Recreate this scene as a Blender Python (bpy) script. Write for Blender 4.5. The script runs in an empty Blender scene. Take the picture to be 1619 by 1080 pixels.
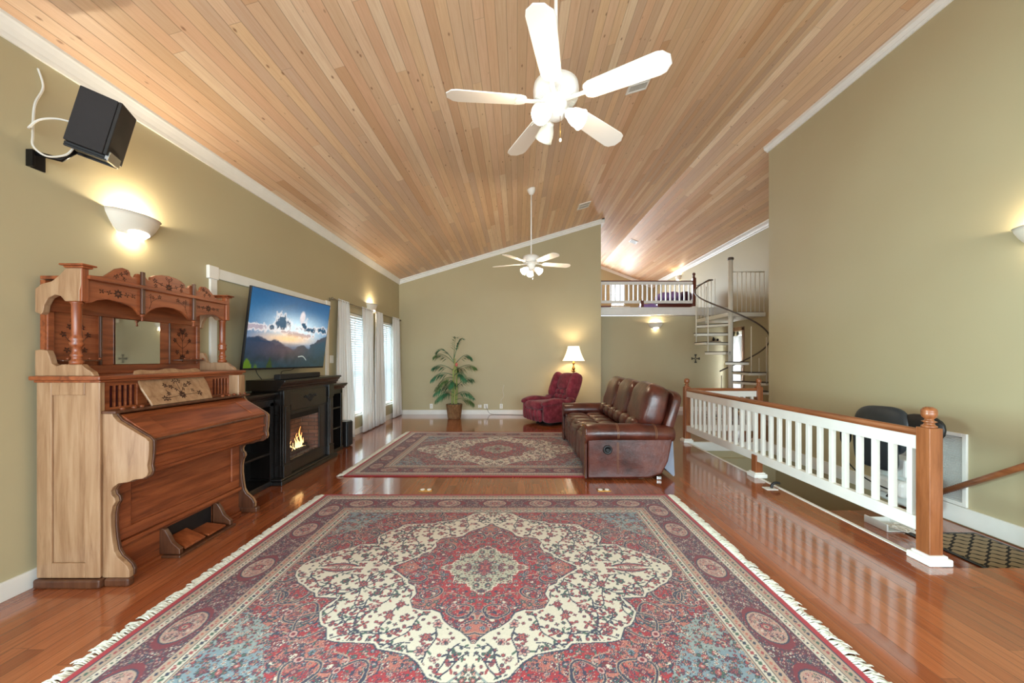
import bpy, math, random
import numpy as np
from mathutils import Vector, Matrix, Euler
random.seed(7)
PI = math.pi
C = bpy.context.scene.collection
SC = bpy.context.scene

# ------------------------------------------------------------------ camera
cam_d = bpy.data.cameras.new('camera'); cam = bpy.data.objects.new('camera', cam_d); C.objects.link(cam)
cam.location = (0, 0, 1.38); cam.rotation_euler = (PI/2, 0, 0)
cam_d.sensor_width = 36; cam_d.lens = 600/1619*36
cam_d.shift_x = -8.5/1619; cam_d.shift_y = 27/1619
cam_d.clip_start = 0.05; cam_d.clip_end = 200
SC.camera = cam

# ------------------------------------------------------------------ view, world
SC.view_settings.view_transform = 'Standard'; SC.view_settings.look = 'None'
SC.view_settings.gamma = 1; SC.view_settings.use_curve_mapping = False
SC.view_settings.exposure = 0.72
SC.cycles.use_denoising = True
SC.cycles.max_bounces = 8; SC.cycles.diffuse_bounces = 5; SC.cycles.glossy_bounces = 4
SC.cycles.transmission_bounces = 6; SC.cycles.transparent_max_bounces = 10
SC.cycles.sample_clamp_indirect = 6
W = bpy.data.worlds.new('daylight'); SC.world = W; W.use_nodes = True
bg = W.node_tree.nodes['Background']; bg.inputs[0].default_value = (0.80, 0.90, 1.0, 1); bg.inputs[1].default_value = 1.6

# ------------------------------------------------------------------ lights (daylight at the windows, with two added fills)
def area(name, loc, rot, sx, sy, power, col, spread=180):
    d = bpy.data.lights.new(name, 'AREA'); d.shape = 'RECTANGLE'; d.size = sx; d.size_y = sy
    d.energy = power; d.color = col; d.spread = math.radians(spread)
    o = bpy.data.objects.new(name, d); C.objects.link(o); o.location = loc; o.rotation_euler = rot
    return o
def point(name, loc, power, col, r=0.04):
    d = bpy.data.lights.new(name, 'POINT'); d.energy = power; d.color = col; d.shadow_soft_size = r
    o = bpy.data.objects.new(name, d); C.objects.link(o); o.location = loc
    return o
COOL = (0.84, 0.93, 1.0); WARM = (1.0, 0.78, 0.52)
K = 1.0
area('daylight_rear', (0.6, -2.75, 1.55), (PI/2-0.10, 0, 0), 6.4, 2.1, 170*K, (0.76, 0.93, 1.0), 120)           # faces +Y through the rear windows
area('fill_side_rear', (-3.25, 0.95, 1.25), (PI/2-0.06, 0, -PI/2), 1.6, 1.4, 85*K, (0.62, 0.93, 0.96), 80)  # added fill for the lower right wall, from an unseen opening
area('daylight_window_near', (-3.35, 6.9, 1.3), (PI/2, 0, -PI/2), 1.1, 1.8, 25*K, (0.80, 0.97, 0.96))
area('daylight_window_far', (-3.35, 8.52, 1.3), (PI/2, 0, -PI/2), 1.0, 1.8, 22*K, (0.80, 0.97, 0.96))
area('daylight_loft_window', (4.17, 16.3, 4.1), (-PI/2, 0, 0), 1.0, 1.6, 60*K, COOL)
area('fill_loft_wide', (1.9, 16.2, 4.0), (-PI/2, 0, 0), 2.8, 1.3, 280*K, (0.76, 0.90, 1.0))  # unseen source added for a broad sheen on the loft ceiling
area('daylight_glass_door', (5.95, 9.6, 1.1), (PI/2, 0, PI/2), 0.7, 1.8, 60*K, COOL)

# ------------------------------------------------------------------ helpers
OFFS = {}
def setp(o, label=None, cat=None, group=None, kind=None):
    if label: o['label'] = label
    if cat: o['category'] = cat
    if group: o['group'] = group
    if kind: o['kind'] = kind
    return o
def thing(name, label, cat, loc=(0, 0, 0), group=None, world=True, rotz=0):
    o = bpy.data.objects.new(name, None); C.objects.link(o); o.location = loc; o.rotation_euler = (0, 0, rotz)
    o.empty_display_size = 0.1
    if world: OFFS[o.name] = Vector(loc)
    return setp(o, label, cat, group)
def root_of(o):
    while o.parent: o = o.parent
    return o

class MB:
    def __init__(s, M=None): s.v = []; s.f = []; s.sm = []; s.M = M
    def add(s, vs, fs, smooth=False, M=None):
        b = len(s.v)
        for p in vs:
            p = Vector(p)
            if M is not None: p = M @ p
            if s.M is not None: p = s.M @ p
            s.v.append(p)
        for f in fs: s.f.append([b+i for i in f]); s.sm.append(smooth)
        return s
    def box(s, x0, x1, y0, y1, z0, z1, M=None):
        vs = [(x, y, z) for z in (z0, z1) for y in (y0, y1) for x in (x0, x1)]
        return s.add(vs, [(0,2,3,1), (4,5,7,6), (0,1,5,4), (2,6,7,3), (0,4,6,2), (1,3,7,5)], False, M)
    def prism(s, poly, axis, a, b, M=None, smooth=False):
        # poly: 2D points; axis 'x': (y,z); 'y': (x,z); 'z': (x,y)
        n = len(poly)
        def mk(p, t):
            return (t, p[0], p[1]) if axis == 'x' else (p[0], t, p[1]) if axis == 'y' else (p[0], p[1], t)
        vs = [mk(p, a) for p in poly] + [mk(p, b) for p in poly]
        bb = len(s.v)
        s.add(vs, [tuple(range(n)), tuple(range(2*n-1, n-1, -1))], False, M)
        for i in range(n):
            j = (i+1) % n; s.f.append([bb+i, bb+n+i, bb+n+j, bb+j]); s.sm.append(smooth)
        return s
    def lathe(s, prof, c=(0,0,0), n=16, M=None, smooth=True, cap=True):
        # prof: (r, z)
        vs = []; fs = []
        for r, z in prof:
            for k in range(n):
                a = 2*PI*k/n; vs.append((c[0]+r*math.cos(a), c[1]+r*math.sin(a), c[2]+z))
        for i in range(len(prof)-1):
            for k in range(n):
                k2 = (k+1) % n; fs.append((i*n+k, i*n+k2, (i+1)*n+k2, (i+1)*n+k))
        s.add(vs, fs, smooth, M)
        if cap:
            b = len(s.v)-len(vs)
            s.f.append([b+k for k in range(n-1, -1, -1)]); s.sm.append(False)
            s.f.append([b+(len(prof)-1)*n+k for k in range(n)]); s.sm.append(False)
        return s
    def tube(s, pts, r, n=8, M=None, cap=True, flat=None):
        pts = [Vector(p) for p in pts]; m = len(pts); vs = []; fs = []
        rr = r if isinstance(r, (list, tuple)) else [r]*m
        t0 = (pts[1]-pts[0]).normalized()
        up = Vector((0,0,1)) if abs(t0.z) < 0.9 else Vector((0,1,0))
        nx = t0.cross(up).normalized()
        for i in range(m):
            t = (pts[min(i+1, m-1)]-pts[max(i-1, 0)]).normalized()
            nx = (nx - t*nx.dot(t)).normalized(); ny = t.cross(nx)
            for k in range(n):
                a = 2*PI*k/n
                vs.append(pts[i] + nx*rr[i]*math.cos(a) + ny*rr[i]*math.sin(a)*(flat or 1))
        for i in range(m-1):
            for k in range(n):
                k2 = (k+1) % n; fs.append((i*n+k, i*n+k2, (i+1)*n+k2, (i+1)*n+k))
        s.add(vs, fs, True, M)
        if cap:
            b = len(s.v)-len(vs)
            s.f.append([b+k for k in range(n-1, -1, -1)]); s.sm.append(False)
            s.f.append([b+(m-1)*n+k for k in range(n)]); s.sm.append(False)
        return s
    def pill(s, c, h, e=(0.5, 0.5), n=20, m=12, M=None, R=None, fn=None):
        # superellipsoid, half sizes h; e small = boxy
        def sp(w, k): return math.copysign(abs(w)**k, w)
        vs = []; fs = []
        R = R or Matrix.Identity(3)
        for j in range(m+1):
            p = -PI/2+PI*j/m
            for i in range(n):
                t = 2*PI*i/n
                q = Vector((h[0]*sp(math.cos(p), e[0])*sp(math.cos(t), e[1]), h[1]*sp(math.cos(p), e[0])*sp(math.sin(t), e[1]), h[2]*sp(math.sin(p), e[0])))
                if fn: q = fn(q)
                vs.append(R @ q + Vector(c))
        for j in range(m):
            for i in range(n):
                i2 = (i+1) % n; fs.append((j*n+i, j*n+i2, (j+1)*n+i2, (j+1)*n+i))
        return s.add(vs, fs, True, M)
    def build(s, name, mat, parent=None, bevel=0, seg=2, kind=None, solid=0, sub=0, smooth=None, off=None):
        me = bpy.data.meshes.new(name)
        d = Vector((0, 0, 0))
        if parent is not None: d = OFFS.get(root_of(parent).name, d)
        if off is not None: d = Vector(off)
        me.from_pydata([tuple(p-d) for p in s.v], [], s.f)
        me.polygons.foreach_set('use_smooth', s.sm if smooth is None else [smooth]*len(s.f))
        me.validate(); me.update()
        o = bpy.data.objects.new(name, me); C.objects.link(o)
        if mat: me.materials.append(mat)
        if parent is not None: o.parent = parent
        elif off is not None: o.location = d
        if kind: o['kind'] = kind
        if bevel:
            b = o.modifiers.new('bevel', 'BEVEL'); b.width = bevel; b.segments = seg; b.limit_method = 'ANGLE'; b.angle_limit = 0.6
        if solid:
            b = o.modifiers.new('solid', 'SOLIDIFY'); b.thickness = solid; b.offset = 0
        if sub:
            b = o.modifiers.new('sub', 'SUBSURF'); b.levels = sub; b.render_levels = sub
        return o
def fixn(o):
    import bmesh
    bm = bmesh.new(); bm.from_mesh(o.data); bmesh.ops.recalc_face_normals(bm, faces=bm.faces); bm.to_mesh(o.data); bm.free(); return o
def tree_copy(o, parent=None):
    c = o.copy(); C.objects.link(c)
    if parent is not None: c.parent = parent
    for ch in list(o.children): tree_copy(ch, c)
    return c

# ------------------------------------------------------------------ materials
def lin(r, g, b):
    f = lambda c: (c/255/12.92) if c/255 <= 0.04045 else ((c/255+0.055)/1.055)**2.4
    return (f(r), f(g), f(b), 1)
class NT:
    def __init__(s, name):
        s.m = bpy.data.materials.new(name); s.m.use_nodes = True; s.t = s.m.node_tree; s.n = s.t.nodes; s.l = s.t.links
        s.p = s.n['Principled BSDF']; s.out = s.n['Material Output']
    def node(s, typ, **kw):
        x = s.n.new(typ)
        for k, v in kw.items(): setattr(x, k, v)
        return x
    def link(s, a, b): s.l.new(a, b)
    def math(s, op, a, b=None, c=None):
        x = s.node('ShaderNodeMath', operation=op)
        for i, w in enumerate((a, b, c)):
            if w is None: continue
            if isinstance(w, (int, float)): x.inputs[i].default_value = w
            else: s.link(w, x.inputs[i])
        return x.outputs[0]
    def ramp(s, fac, stops, interp='LINEAR'):
        x = s.node('ShaderNodeValToRGB'); x.color_ramp.interpolation = interp
        e = x.color_ramp.elements
        while len(e) < len(stops): e.new(0.5)
        for i, (p, c) in enumerate(stops): e[i].position = p; e[i].color = c
        s.link(fac, x.inputs[0]); return x.outputs[0]
    def mix(s, fac, a, b, blend='MIX'):
        x = s.node('ShaderNodeMix', data_type='RGBA', blend_type=blend)
        for i, w in ((0, fac), (6, a), (7, b)):
            if isinstance(w, (int, float)): x.inputs[i].default_value = w
            elif isinstance(w, tuple): x.inputs[i].default_value = w
            else: s.link(w, x.inputs[i])
        return x.outputs[2]
    def coords(s, kind='Object', scale=None):
        t = s.node('ShaderNodeTexCoord').outputs[kind]
        if scale:
            m = s.node('ShaderNodeMapping'); m.inputs['Scale'].default_value = scale; s.link(t, m.inputs[0]); return m.outputs[0]
        return t
    def noise(s, vec, scale, detail=3, rough=0.5, dist=0):
        x = s.node('ShaderNodeTexNoise'); x.inputs['Scale'].default_value = scale; x.inputs['Detail'].default_value = detail
        x.inputs['Roughness'].default_value = rough; x.inputs['Distortion'].default_value = dist
        s.link(vec, x.inputs['Vector']); return x.outputs['Fac']
    def bump(s, h, strength=0.3, dist=0.01):
        x = s.node('ShaderNodeBump'); x.inputs['Strength'].default_value = strength; x.inputs['Distance'].default_value = dist
        s.link(h, x.inputs['Height']); s.link(x.outputs[0], s.p.inputs['Normal']); return x
    def set(s, **kw):
        names = {'color': 'Base Color', 'rough': 'Roughness', 'metal': 'Metallic', 'coat': 'Coat Weight', 'coat_rough': 'Coat Roughness', 'spec': 'Specular IOR Level', 'trans': 'Transmission Weight', 'sheen': 'Sheen Weight', 'ecolor': 'Emission Color', 'estr': 'Emission Strength'}
        for k, v in kw.items():
            i = s.p.inputs[names[k]]
            if isinstance(v, (int, float, tuple)): i.default_value = v
            else: s.link(v, i)
        return s
def plain(name, col, rough=0.5, metal=0, var=0.06, coat=0, spec=0.5, bump=0, bs=60, sheen=0):
    t = NT(name); v = t.coords()
    n = t.noise(v, 6, 4)
    dark = tuple(c*(1-2*var) for c in col[:3])+(1,); lite = tuple(min(1, c*(1+var)) for c in col[:3])+(1,)
    t.set(color=t.ramp(n, [(0.3, dark), (0.7, lite)]), rough=rough, metal=metal, coat=coat, spec=spec, sheen=sheen)
    if bump: t.bump(t.noise(v, bs, 3), bump, 0.004)
    return t.m
def glow(name, col, strength):
    t = NT(name); t.set(color=(0.9, 0.9, 0.88, 1), ecolor=col, estr=strength, rough=0.4); return t.m
def wood(name, dark, mid, lite, axis='z', rough=0.35, coat=0.2, scale=1.0, bump=0.08):
    t = NT(name)
    sc = {'x': (1.2, 14, 14), 'y': (14, 1.2, 14), 'z': (14, 14, 1.2)}[axis]
    v = t.coords('Object', tuple(a*scale for a in sc))
    n1 = t.noise(v, 1.6, 6, 0.62, 0.6)
    v2 = t.coords('Object', tuple(a*scale*6 for a in sc))
    n2 = t.noise(v2, 2.0, 3, 0.6)
    c = t.ramp(n1, [(0.28, dark), (0.5, mid), (0.74, lite)])
    c = t.mix(t.math('MULTIPLY', n2, 0.35), c, dark)
    t.set(color=c, rough=rough, coat=coat, coat_rough=0.2)
    t.bump(n2, bump, 0.002)
    return t.m
def boards(name, w, L, stops, grain, rough, groove=0.03, gdark=0.45, coat=0.0, knots=0.0, bump=0.35, gvar=0.35, spec=0.5, rv=0.0):
    t = NT(name)
    sep = t.node('ShaderNodeSeparateXYZ'); t.link(t.coords(), sep.inputs[0])
    x, y = sep.outputs[0], sep.outputs[1]
    u = t.math('DIVIDE', x, w); i = t.math('FLOOR', u); fu = t.math('FRACT', u)
    wn = t.node('ShaderNodeTexWhiteNoise', noise_dimensions='1D'); t.link(i, wn.inputs['W'])
    v = t.math('ADD', t.math('DIVIDE', y, L), t.math('MULTIPLY', wn.outputs[0], 7.0))
    j = t.math('FLOOR', v); fv = t.math('FRACT', v)
    cv = t.node('ShaderNodeCombineXYZ'); t.link(i, cv.inputs[0]); t.link(j, cv.inputs[1])
    w2 = t.node('ShaderNodeTexWhiteNoise', noise_dimensions='2D'); t.link(cv.outputs[0], w2.inputs['Vector'])
    base = t.ramp(w2.outputs[0], stops)
    gv = t.node('ShaderNodeCombineXYZ')
    t.link(t.math('MULTIPLY', x, 34), gv.inputs[0]); t.link(t.math('MULTIPLY', y, 1.3), gv.inputs[1]); t.link(t.math('MULTIPLY', w2.outputs[0], 40), gv.inputs[2])
    n = t.noise(gv.outputs[0], 1.6, 5, 0.6, 1.2)
    c = t.mix(t.math('MULTIPLY', t.ramp(n, [(0.42, (0,0,0,1)), (0.72, (1,1,1,1))]), gvar), base, grain)
    if knots:
        kv = t.node('ShaderNodeCombineXYZ')
        t.link(t.math('MULTIPLY', x, 10.5), kv.inputs[0]); t.link(t.math('MULTIPLY', y, 4.6), kv.inputs[1]); t.link(t.math('MULTIPLY', w2.outputs[0], 9), kv.inputs[2])
        vo = t.node('ShaderNodeTexVoronoi'); vo.inputs['Scale'].default_value = 1.0; t.link(kv.outputs[0], vo.inputs['Vector'])
        km = t.ramp(vo.outputs['Distance'], [(0.045, (1,1,1,1)), (0.11, (0,0,0,1))])
        c = t.mix(t.math('MULTIPLY', km, knots), c, (grain[0]*0.45, grain[1]*0.35, grain[2]*0.3, 1))
    e = t.math('MINIMUM', fu, t.math('SUBTRACT', 1.0, fu))
    gm = t.ramp(e, [(0.0, (1,1,1,1)), (groove, (0,0,0,1))])
    ev = t.math('MULTIPLY', t.math('MINIMUM', fv, t.math('SUBTRACT', 1.0, fv)), L/w)
    gm2 = t.ramp(ev, [(0.0, (1,1,1,1)), (groove*0.6, (0,0,0,1))])
    g = t.math('MAXIMUM', gm, gm2)
    c = t.mix(t.math('MULTIPLY', g, gdark), c, (grain[0]*0.3, grain[1]*0.25, grain[2]*0.22, 1))
    t.set(color=c, rough=rough, coat=coat, coat_rough=0.08, spec=spec)
    if rv: t.set(rough=t.math('ADD', t.math('MULTIPLY', n, rv), rough-rv*0.5))
    t.bump(t.math('SUBTRACT', t.math('MULTIPLY', n, 0.08), g), bump, 0.004)
    return t.m
def colattr(name, rough=0.95, emit=0):
    t = NT(name); a = t.node('ShaderNodeVertexColor', layer_name='Col')
    if emit:
        t.set(color=(0.01, 0.01, 0.01, 1), ecolor=a.outputs[0], estr=emit, rough=rough)
    else:
        n = t.noise(t.coords(), 260, 2); t.set(color=a.outputs[0], rough=rough, spec=0.15, sheen=0.15); t.bump(n, 0.4, 0.003)
    return t.m

M = {}
def wallpaint():
    t = NT('khaki_wall_paint'); v = t.coords()
    t.set(color=t.ramp(t.noise(v, 0.7, 3), [(0.3, lin(183,170,136)), (0.7, lin(188,177,143))]), rough=0.55, spec=0.35)
    t.bump(t.noise(v, 90, 3), 0.05, 0.003); return t.m
M['wall'] = wallpaint()
M['white'] = plain('white_trim_paint', lin(240,238,232), 0.35, var=0.02)
M['ceil'] = boards('pine_tongue_and_groove', 0.088, 3.2, [(0.0, lin(214,180,144)), (0.2, lin(208,178,152)), (0.4, lin(228,196,156)), (0.6, lin(220,180,146)), (0.8, lin(236,212,180)), (1.0, lin(204,160,122))], lin(192,144,104), 0.45, groove=0.045, gdark=0.5, knots=0.8, bump=0.45, gvar=0.42, spec=0.45)
M['floor'] = boards('oak_strip_flooring', 0.083, 1.1, [(0.0, lin(142,74,42)), (0.35, lin(160,86,50)), (0.7, lin(172,98,58)), (1.0, lin(150,80,46))], lin(110,54,30), 0.14, groove=0.028, gdark=0.85, coat=0.7, bump=0.12, gvar=0.5, rv=0.06)
WD, WM_, WL = lin(92,42,20), lin(150,78,42), lin(184,104,60)
for ax in 'xyz':
    M['wood_'+ax] = wood('organ_walnut_'+ax, WD, WM_, WL, ax)
    M['pale_'+ax] = wood('organ_oak_side_'+ax, lin(136,98,68), lin(172,134,100), lin(194,160,126), ax)  # pale wood; on the organ sides the reflected light is put into the colour
    M['newel_'+ax] = wood('railing_oak_'+ax, lin(112,60,30), lin(150,88,50), lin(176,110,68), ax)
M['dkwood'] = wood('dark_edge_moulding', lin(60,32,20), lin(92,54,34), lin(116,74,48), 'z')
M['inlay'] = plain('burnt_inlay', lin(62,30,18), 0.6)
M['black'] = wood('espresso_black_finish', lin(16,13,12), lin(26,21,19), lin(36,29,25), 'z', rough=0.32, coat=0.3)
M['blk'] = plain('black_plastic', lin(24,24,26), 0.45)
M['blkm'] = plain('black_metal', lin(30,28,28), 0.4, metal=0.6)
M['mirror'] = NT('mirror_glass').set(color=(0.85,0.88,0.86,1), metal=1, rough=0.03).m
M['chrome'] = plain('chrome', lin(200,200,200), 0.2, metal=1)
M['brass'] = plain('polished_brass', lin(190,140,70), 0.25, metal=1)
M['redcloth'] = plain('maroon_grille_cloth', lin(70,14,20), 0.9)

# ------------------------------------------------------------------ the room shell
XL, XR, XO = -2.93, 4.22, 5.59      # left wall, near right wall, outer right wall
YB, YE, YF = 9.4, 15.74, -2.6       # back wall, loft end wall, rear wall
XRIDGE = 3.426
def zc(x): return 1.38 + ((2.81+0.3*x) if x < XRIDGE else (5.14-0.38*x))
def struct(name, mb, mat, **k):
    return fixn(mb.build(name, mat, kind='structure', **k))
# main floor with the stairwell cut out (X 2.80..4.22, Y 2.5..6.28)
mb = MB()
mb.box(XL-0.2, 2.80, YF-0.2, YE+0.2, -0.25, 0); mb.box(2.80, XR+0.15, YF-0.2, 2.50, -0.25, 0); mb.box(2.80, XO+0.2, 6.28, YE+0.2, -0.25, 0)
mb.box(XR+0.15, XO+0.2, YF-0.2, 6.28, -0.25, 0)
struct('floor', mb, M['floor'])
# ceiling: two slopes
mb = MB()
mb.prism([(XL-0.2, zc(XL-0.2)), (XRIDGE, zc(XRIDGE)), (XO+0.2, zc(XO+0.2)), (XO+0.2, zc(XO+0.2)+0.2), (XRIDGE, zc(XRIDGE)+0.2), (XL-0.2, zc(XL-0.2)+0.2)], 'y', YF-0.2, YE+0.2)
struct('ceiling', mb, M['ceil'])
def wall_holes(name, x0, x1, ylo, yhi, zlo, ztop, holes):
    # wall in a Y-Z plane between x0 and x1 with rectangular holes (y0,y1,z0,z1)
    mb = MB(); ys = sorted({ylo, yhi, *[h[0] for h in holes], *[h[1] for h in holes]})
    for a, b in zip(ys, ys[1:]):
        hs = [h for h in holes if h[0] <= a and h[1] >= b]
        if not hs: mb.box(x0, x1, a, b, zlo, ztop)
        else:
            h = hs[0]; mb.box(x0, x1, a, b, zlo, h[2]); mb.box(x0, x1, a, b, h[3], ztop)
    return struct(name, mb, M['wall'])
W1 = (6.30, 7.46, 0.34, 2.19); W2 = (8.04, 9.0, 0.34, 2.19)
wall_holes('wall_left', XL-0.2, XL, YF-0.2, YE+0.2, -0.1, zc(XL), [(0.1, 1.8, 0.45, 2.05), W1, W2])
DR = (9.42, 9.84, 0.05, 2.08)
wall_holes('wall_outer_right', XO, XO+0.2, YF-0.2, YE+0.2, -2.8, zc(XO)+0.02, [DR])
# near right wall with its open end at Y 6.37, going down into the stairwell
mb = MB(); z0 = -2.8
mb.box(XR, XR+0.15, YF, 6.37, z0, zc(XR+0.15)); struct('wall_right', mb, M['wall'])
# back wall (partition up to X 2.07)
mb = MB(); mb.prism([(XL, 0), (2.07, 0), (2.07, zc(2.07)), (XL, zc(XL))], 'y', YB, YB+0.6); struct('wall_back', mb, M['wall'])
# wall under the loft
mb = MB(); mb.box(2.0, XO, 10.02, 10.15, 0, 2.50); struct('wall_under_loft', mb, M['wall'])
# loft end wall with window, plus unseen opening added for ceiling sheen
mb = MB(); LW = (3.88, 4.46, 3.55, 4.52); LV = (0.5, 3.2, 3.35, 4.65)
for a, b, h in ((XL, LV[0], None), (LV[0], LV[1], LV), (LV[1], LW[0], None), (LW[0], LW[1], LW), (LW[1], XO, None)):
    def zt(x): return zc(x)+0.02
    pts = [(a, 2.4), (b, 2.4), (b, zt(b))] + ([(XRIDGE, zt(XRIDGE))] if a < XRIDGE < b else []) + [(a, zt(a))]
    if h: mb.prism([(a, 2.4), (b, 2.4), (b, h[2]), (a, h[2])], 'y', YE, YE+0.2); mb.prism([(a, h[3]), (b, h[3]), (b, zt(b)), (a, zt(a))], 'y', YE, YE+0.2)
    else: mb.prism(pts, 'y', YE, YE+0.2)
struct('wall_loft_end', mb, M['wall'])
# rear wall with wide windows behind the viewer
mb = MB()
mb.prism([(XL, 2.9), (XRIDGE, 2.9), (XRIDGE, zc(XRIDGE)), (XL, zc(XL))], 'y', YF-0.15, YF); mb.prism([(XRIDGE, 2.9), (XR, 2.9), (XR, zc(XR)), (XRIDGE, zc(XRIDGE))], 'y', YF-0.15, YF)
mb.box(XL, -2.6, YF-0.15, YF, 0, 2.9); mb.box(3.8, XR, YF-0.15, YF, 0, 2.9); mb.box(0.5, 0.75, YF-0.15, YF, 0, 2.9); mb.box(XL, XR, YF-0.15, YF, 0, 0.5)
struct('wall_rear', mb, M['wall'])
# loft floor slab with white fascia
mb = MB(); mb.box(2.0, XO, 10.0, YE, 2.53, 2.70); struct('floor_loft', mb, M['floor'])
mb = MB(); mb.box(2.02, XO, 9.88, 10.02, 2.52, 2.70); mb.box(2.02, XO, 9.86, 9.90, 2.68, 2.715); struct('trim_1', mb, M['white'], bevel=0.004)
# stairwell: landing, descending steps, far fascia, lower floor
mb = MB(); mb.box(2.80, XR, 2.50, 3.95, -0.45, -0.20)
struct('floor_landing', mb, M['floor'])
mb = MB()
for k in range(9):
    y = 3.95+0.27*k; z = -0.20-0.2*(k+1); mb.box(2.80, XR, y, y+0.30, z-0.2, z)
struct('floor_stairs', mb, M['newel_x'])
mb = MB(); mb.box(2.80, XR, 6.2, 6.40, -2.8, -0.25); mb.box(2.7, 2.80, 2.4, 6.4, -2.8, -0.25); mb.box(2.8, XR, 2.35, 2.5, -2.8, -0.25); mb.box(2.7, XR, 2.4, 6.4, -2.9, -2.8); mb.box(2.8, XR, 6.262, 6.279, -2.8, -0.14)
struct('wall_stairwell', mb, M['wall'])
mb = MB(); mb.box(2.795, XR, 6.245, 6.29, -0.14, 0.004); mb.box(2.775, 2.81, 2.52, 6.29, -0.05, 0.006); struct('trim_2', mb, M['white'], bevel=0.004)
# baseboards
def board(name, segs, h=0.10, z=0, t=0.016):
    mb = MB()
    for (x0, y0, x1, y1) in segs:
        mb.box(min(x0,x1), max(x0,x1), min(y0,y1), max(y0,y1), z, z+h)
        mb.box(min(x0,x1)+ (0 if x1-x0 > 0.05 else 0), max(x0,x1), min(y0,y1), max(y0,y1), z+h, z+h+0.004)
    return struct(name, mb, M['white'], bevel=0.004)
board('baseboard_left', [(XL, YF, XL+0.016, YB)], 0.105)
board('baseboard_back', [(XL, YB-0.016, 2.09, YB), (2.07, YB-0.016, 2.086, YB+0.6)], 0.105)
board('baseboard_right', [(XR-0.018, 2.50, XR, 6.37)], 0.16, -0.19); board('baseboard_front_right', [(XR-0.018, YF, XR, 2.50)], 0.105)
board('baseboard_loft_wall', [(2.07, 10.004, XO, 10.02)], 0.105)
board('baseboard_outer', [(XO-0.016, 6.4, XO, 9.38)], 0.105)
# crown mouldings (profiles swept along Y or along the slope)
def crown_y(name, x, side, y0, y1, zt, drop=0.12, out=0.11):
    s = side
    pr = [(x, zt+0.05), (x, zt-drop), (x+s*0.018, zt-drop), (x+s*0.022, zt-drop+0.02), (x+s*out*0.4, zt-drop+0.03), (x+s*out*0.6, zt-0.05), (x+s*out*0.85, zt-0.022), (x+s*out, zt-0.012), (x+s*out, zt+0.05)]
    mb = MB(); mb.prism(pr, 'y', y0, y1); return struct(name, mb, M['white'])
crown_y('trim_3', XL, 1, YF, YB, zc(XL)+0.012, drop=0.115, out=0.058)
crown_y('trim_4', XR, -1, YF, 6.40, zc(XR)-0.0, drop=0.07, out=0.07)
crown_y('trim_5', XO, -1, 6.4, YE, zc(XO)+0.02, drop=0.12, out=0.1)
def crown_x(name, xa, xb, y, sgn=-1, d=0.10):
    mb = MB(); za, zb = zc(xa), zc(xb)
    for (o0, o1, h0, h1) in ((0, 0.02, d, -0.05), (0.02, 0.05, d*0.65, -0.05), (0.05, 0.09, d*0.28, -0.05)):
        ya, yb = sorted((y+sgn*o0, y+sgn*o1))
        mb.prism([(xa, za-h0), (xb, zb-h0), (xb, zb-h1), (xa, za-h1)], 'y', ya, yb)
    return struct(name, mb, M['white'])
crown_x('trim_6', XL, 2.14, YB)
crown_x('trim_7', XRIDGE, XO, YE)
crown_x('trim_8', 2.0, XRIDGE, YE)
mb = MB(); mb.box(2.07, 2.14, YB-0.09, YB+0.6, zc(2.07)-0.10, zc(2.1)+0.05); struct('trim_9', mb, M['white'])

# ------------------------------------------------------------------ windows with blinds
M['glass'] = None
t = NT('window_glass'); tr = t.node('ShaderNodeBsdfTransparent'); gl = t.node('ShaderNodeBsdfGlossy'); gl.inputs['Roughness'].default_value = 0.02
mx = t.node('ShaderNodeMixShader'); mx.inputs[0].default_value = 0.08; t.link(tr.outputs[0], mx.inputs[1]); t.link(gl.outputs[0], mx.inputs[2]); t.link(mx.outputs[0], t.out.inputs[0]); M['glass'] = t.m
def translucent(name, col, tw=0.5, alpha=0.0):
    t = NT(name); d = t.node('ShaderNodeBsdfDiffuse'); tl = t.node('ShaderNodeBsdfTranslucent'); d.inputs[0].default_value = col; tl.inputs[0].default_value = col
    n = t.noise(t.coords(), 120, 2); c = t.ramp(n, [(0.3, tuple(x*0.94 for x in col[:3])+(1,)), (0.7, col)]); t.link(c, d.inputs[0]); t.link(c, tl.inputs[0])
    m = t.node('ShaderNodeMixShader'); m.inputs[0].default_value = tw; t.link(d.outputs[0], m.inputs[1]); t.link(tl.outputs[0], m.inputs[2])
    last = m.outputs[0]
    if alpha:
        tr = t.node('ShaderNodeBsdfTransparent'); m2 = t.node('ShaderNodeMixShader'); m2.inputs[0].default_value = alpha
        t.link(last, m2.inputs[1]); t.link(tr.outputs[0], m2.inputs[2]); last = m2.outputs[0]
    t.link(last, t.out.inputs[0]); return t.m
M['slat'] = translucent('white_blind_slat', (0.84, 0.90, 0.94, 1), 0.04)
M['sheer'] = translucent('sheer_white_curtain', (0.98, 0.98, 0.97, 1), 0.28, 0.05)
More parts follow.
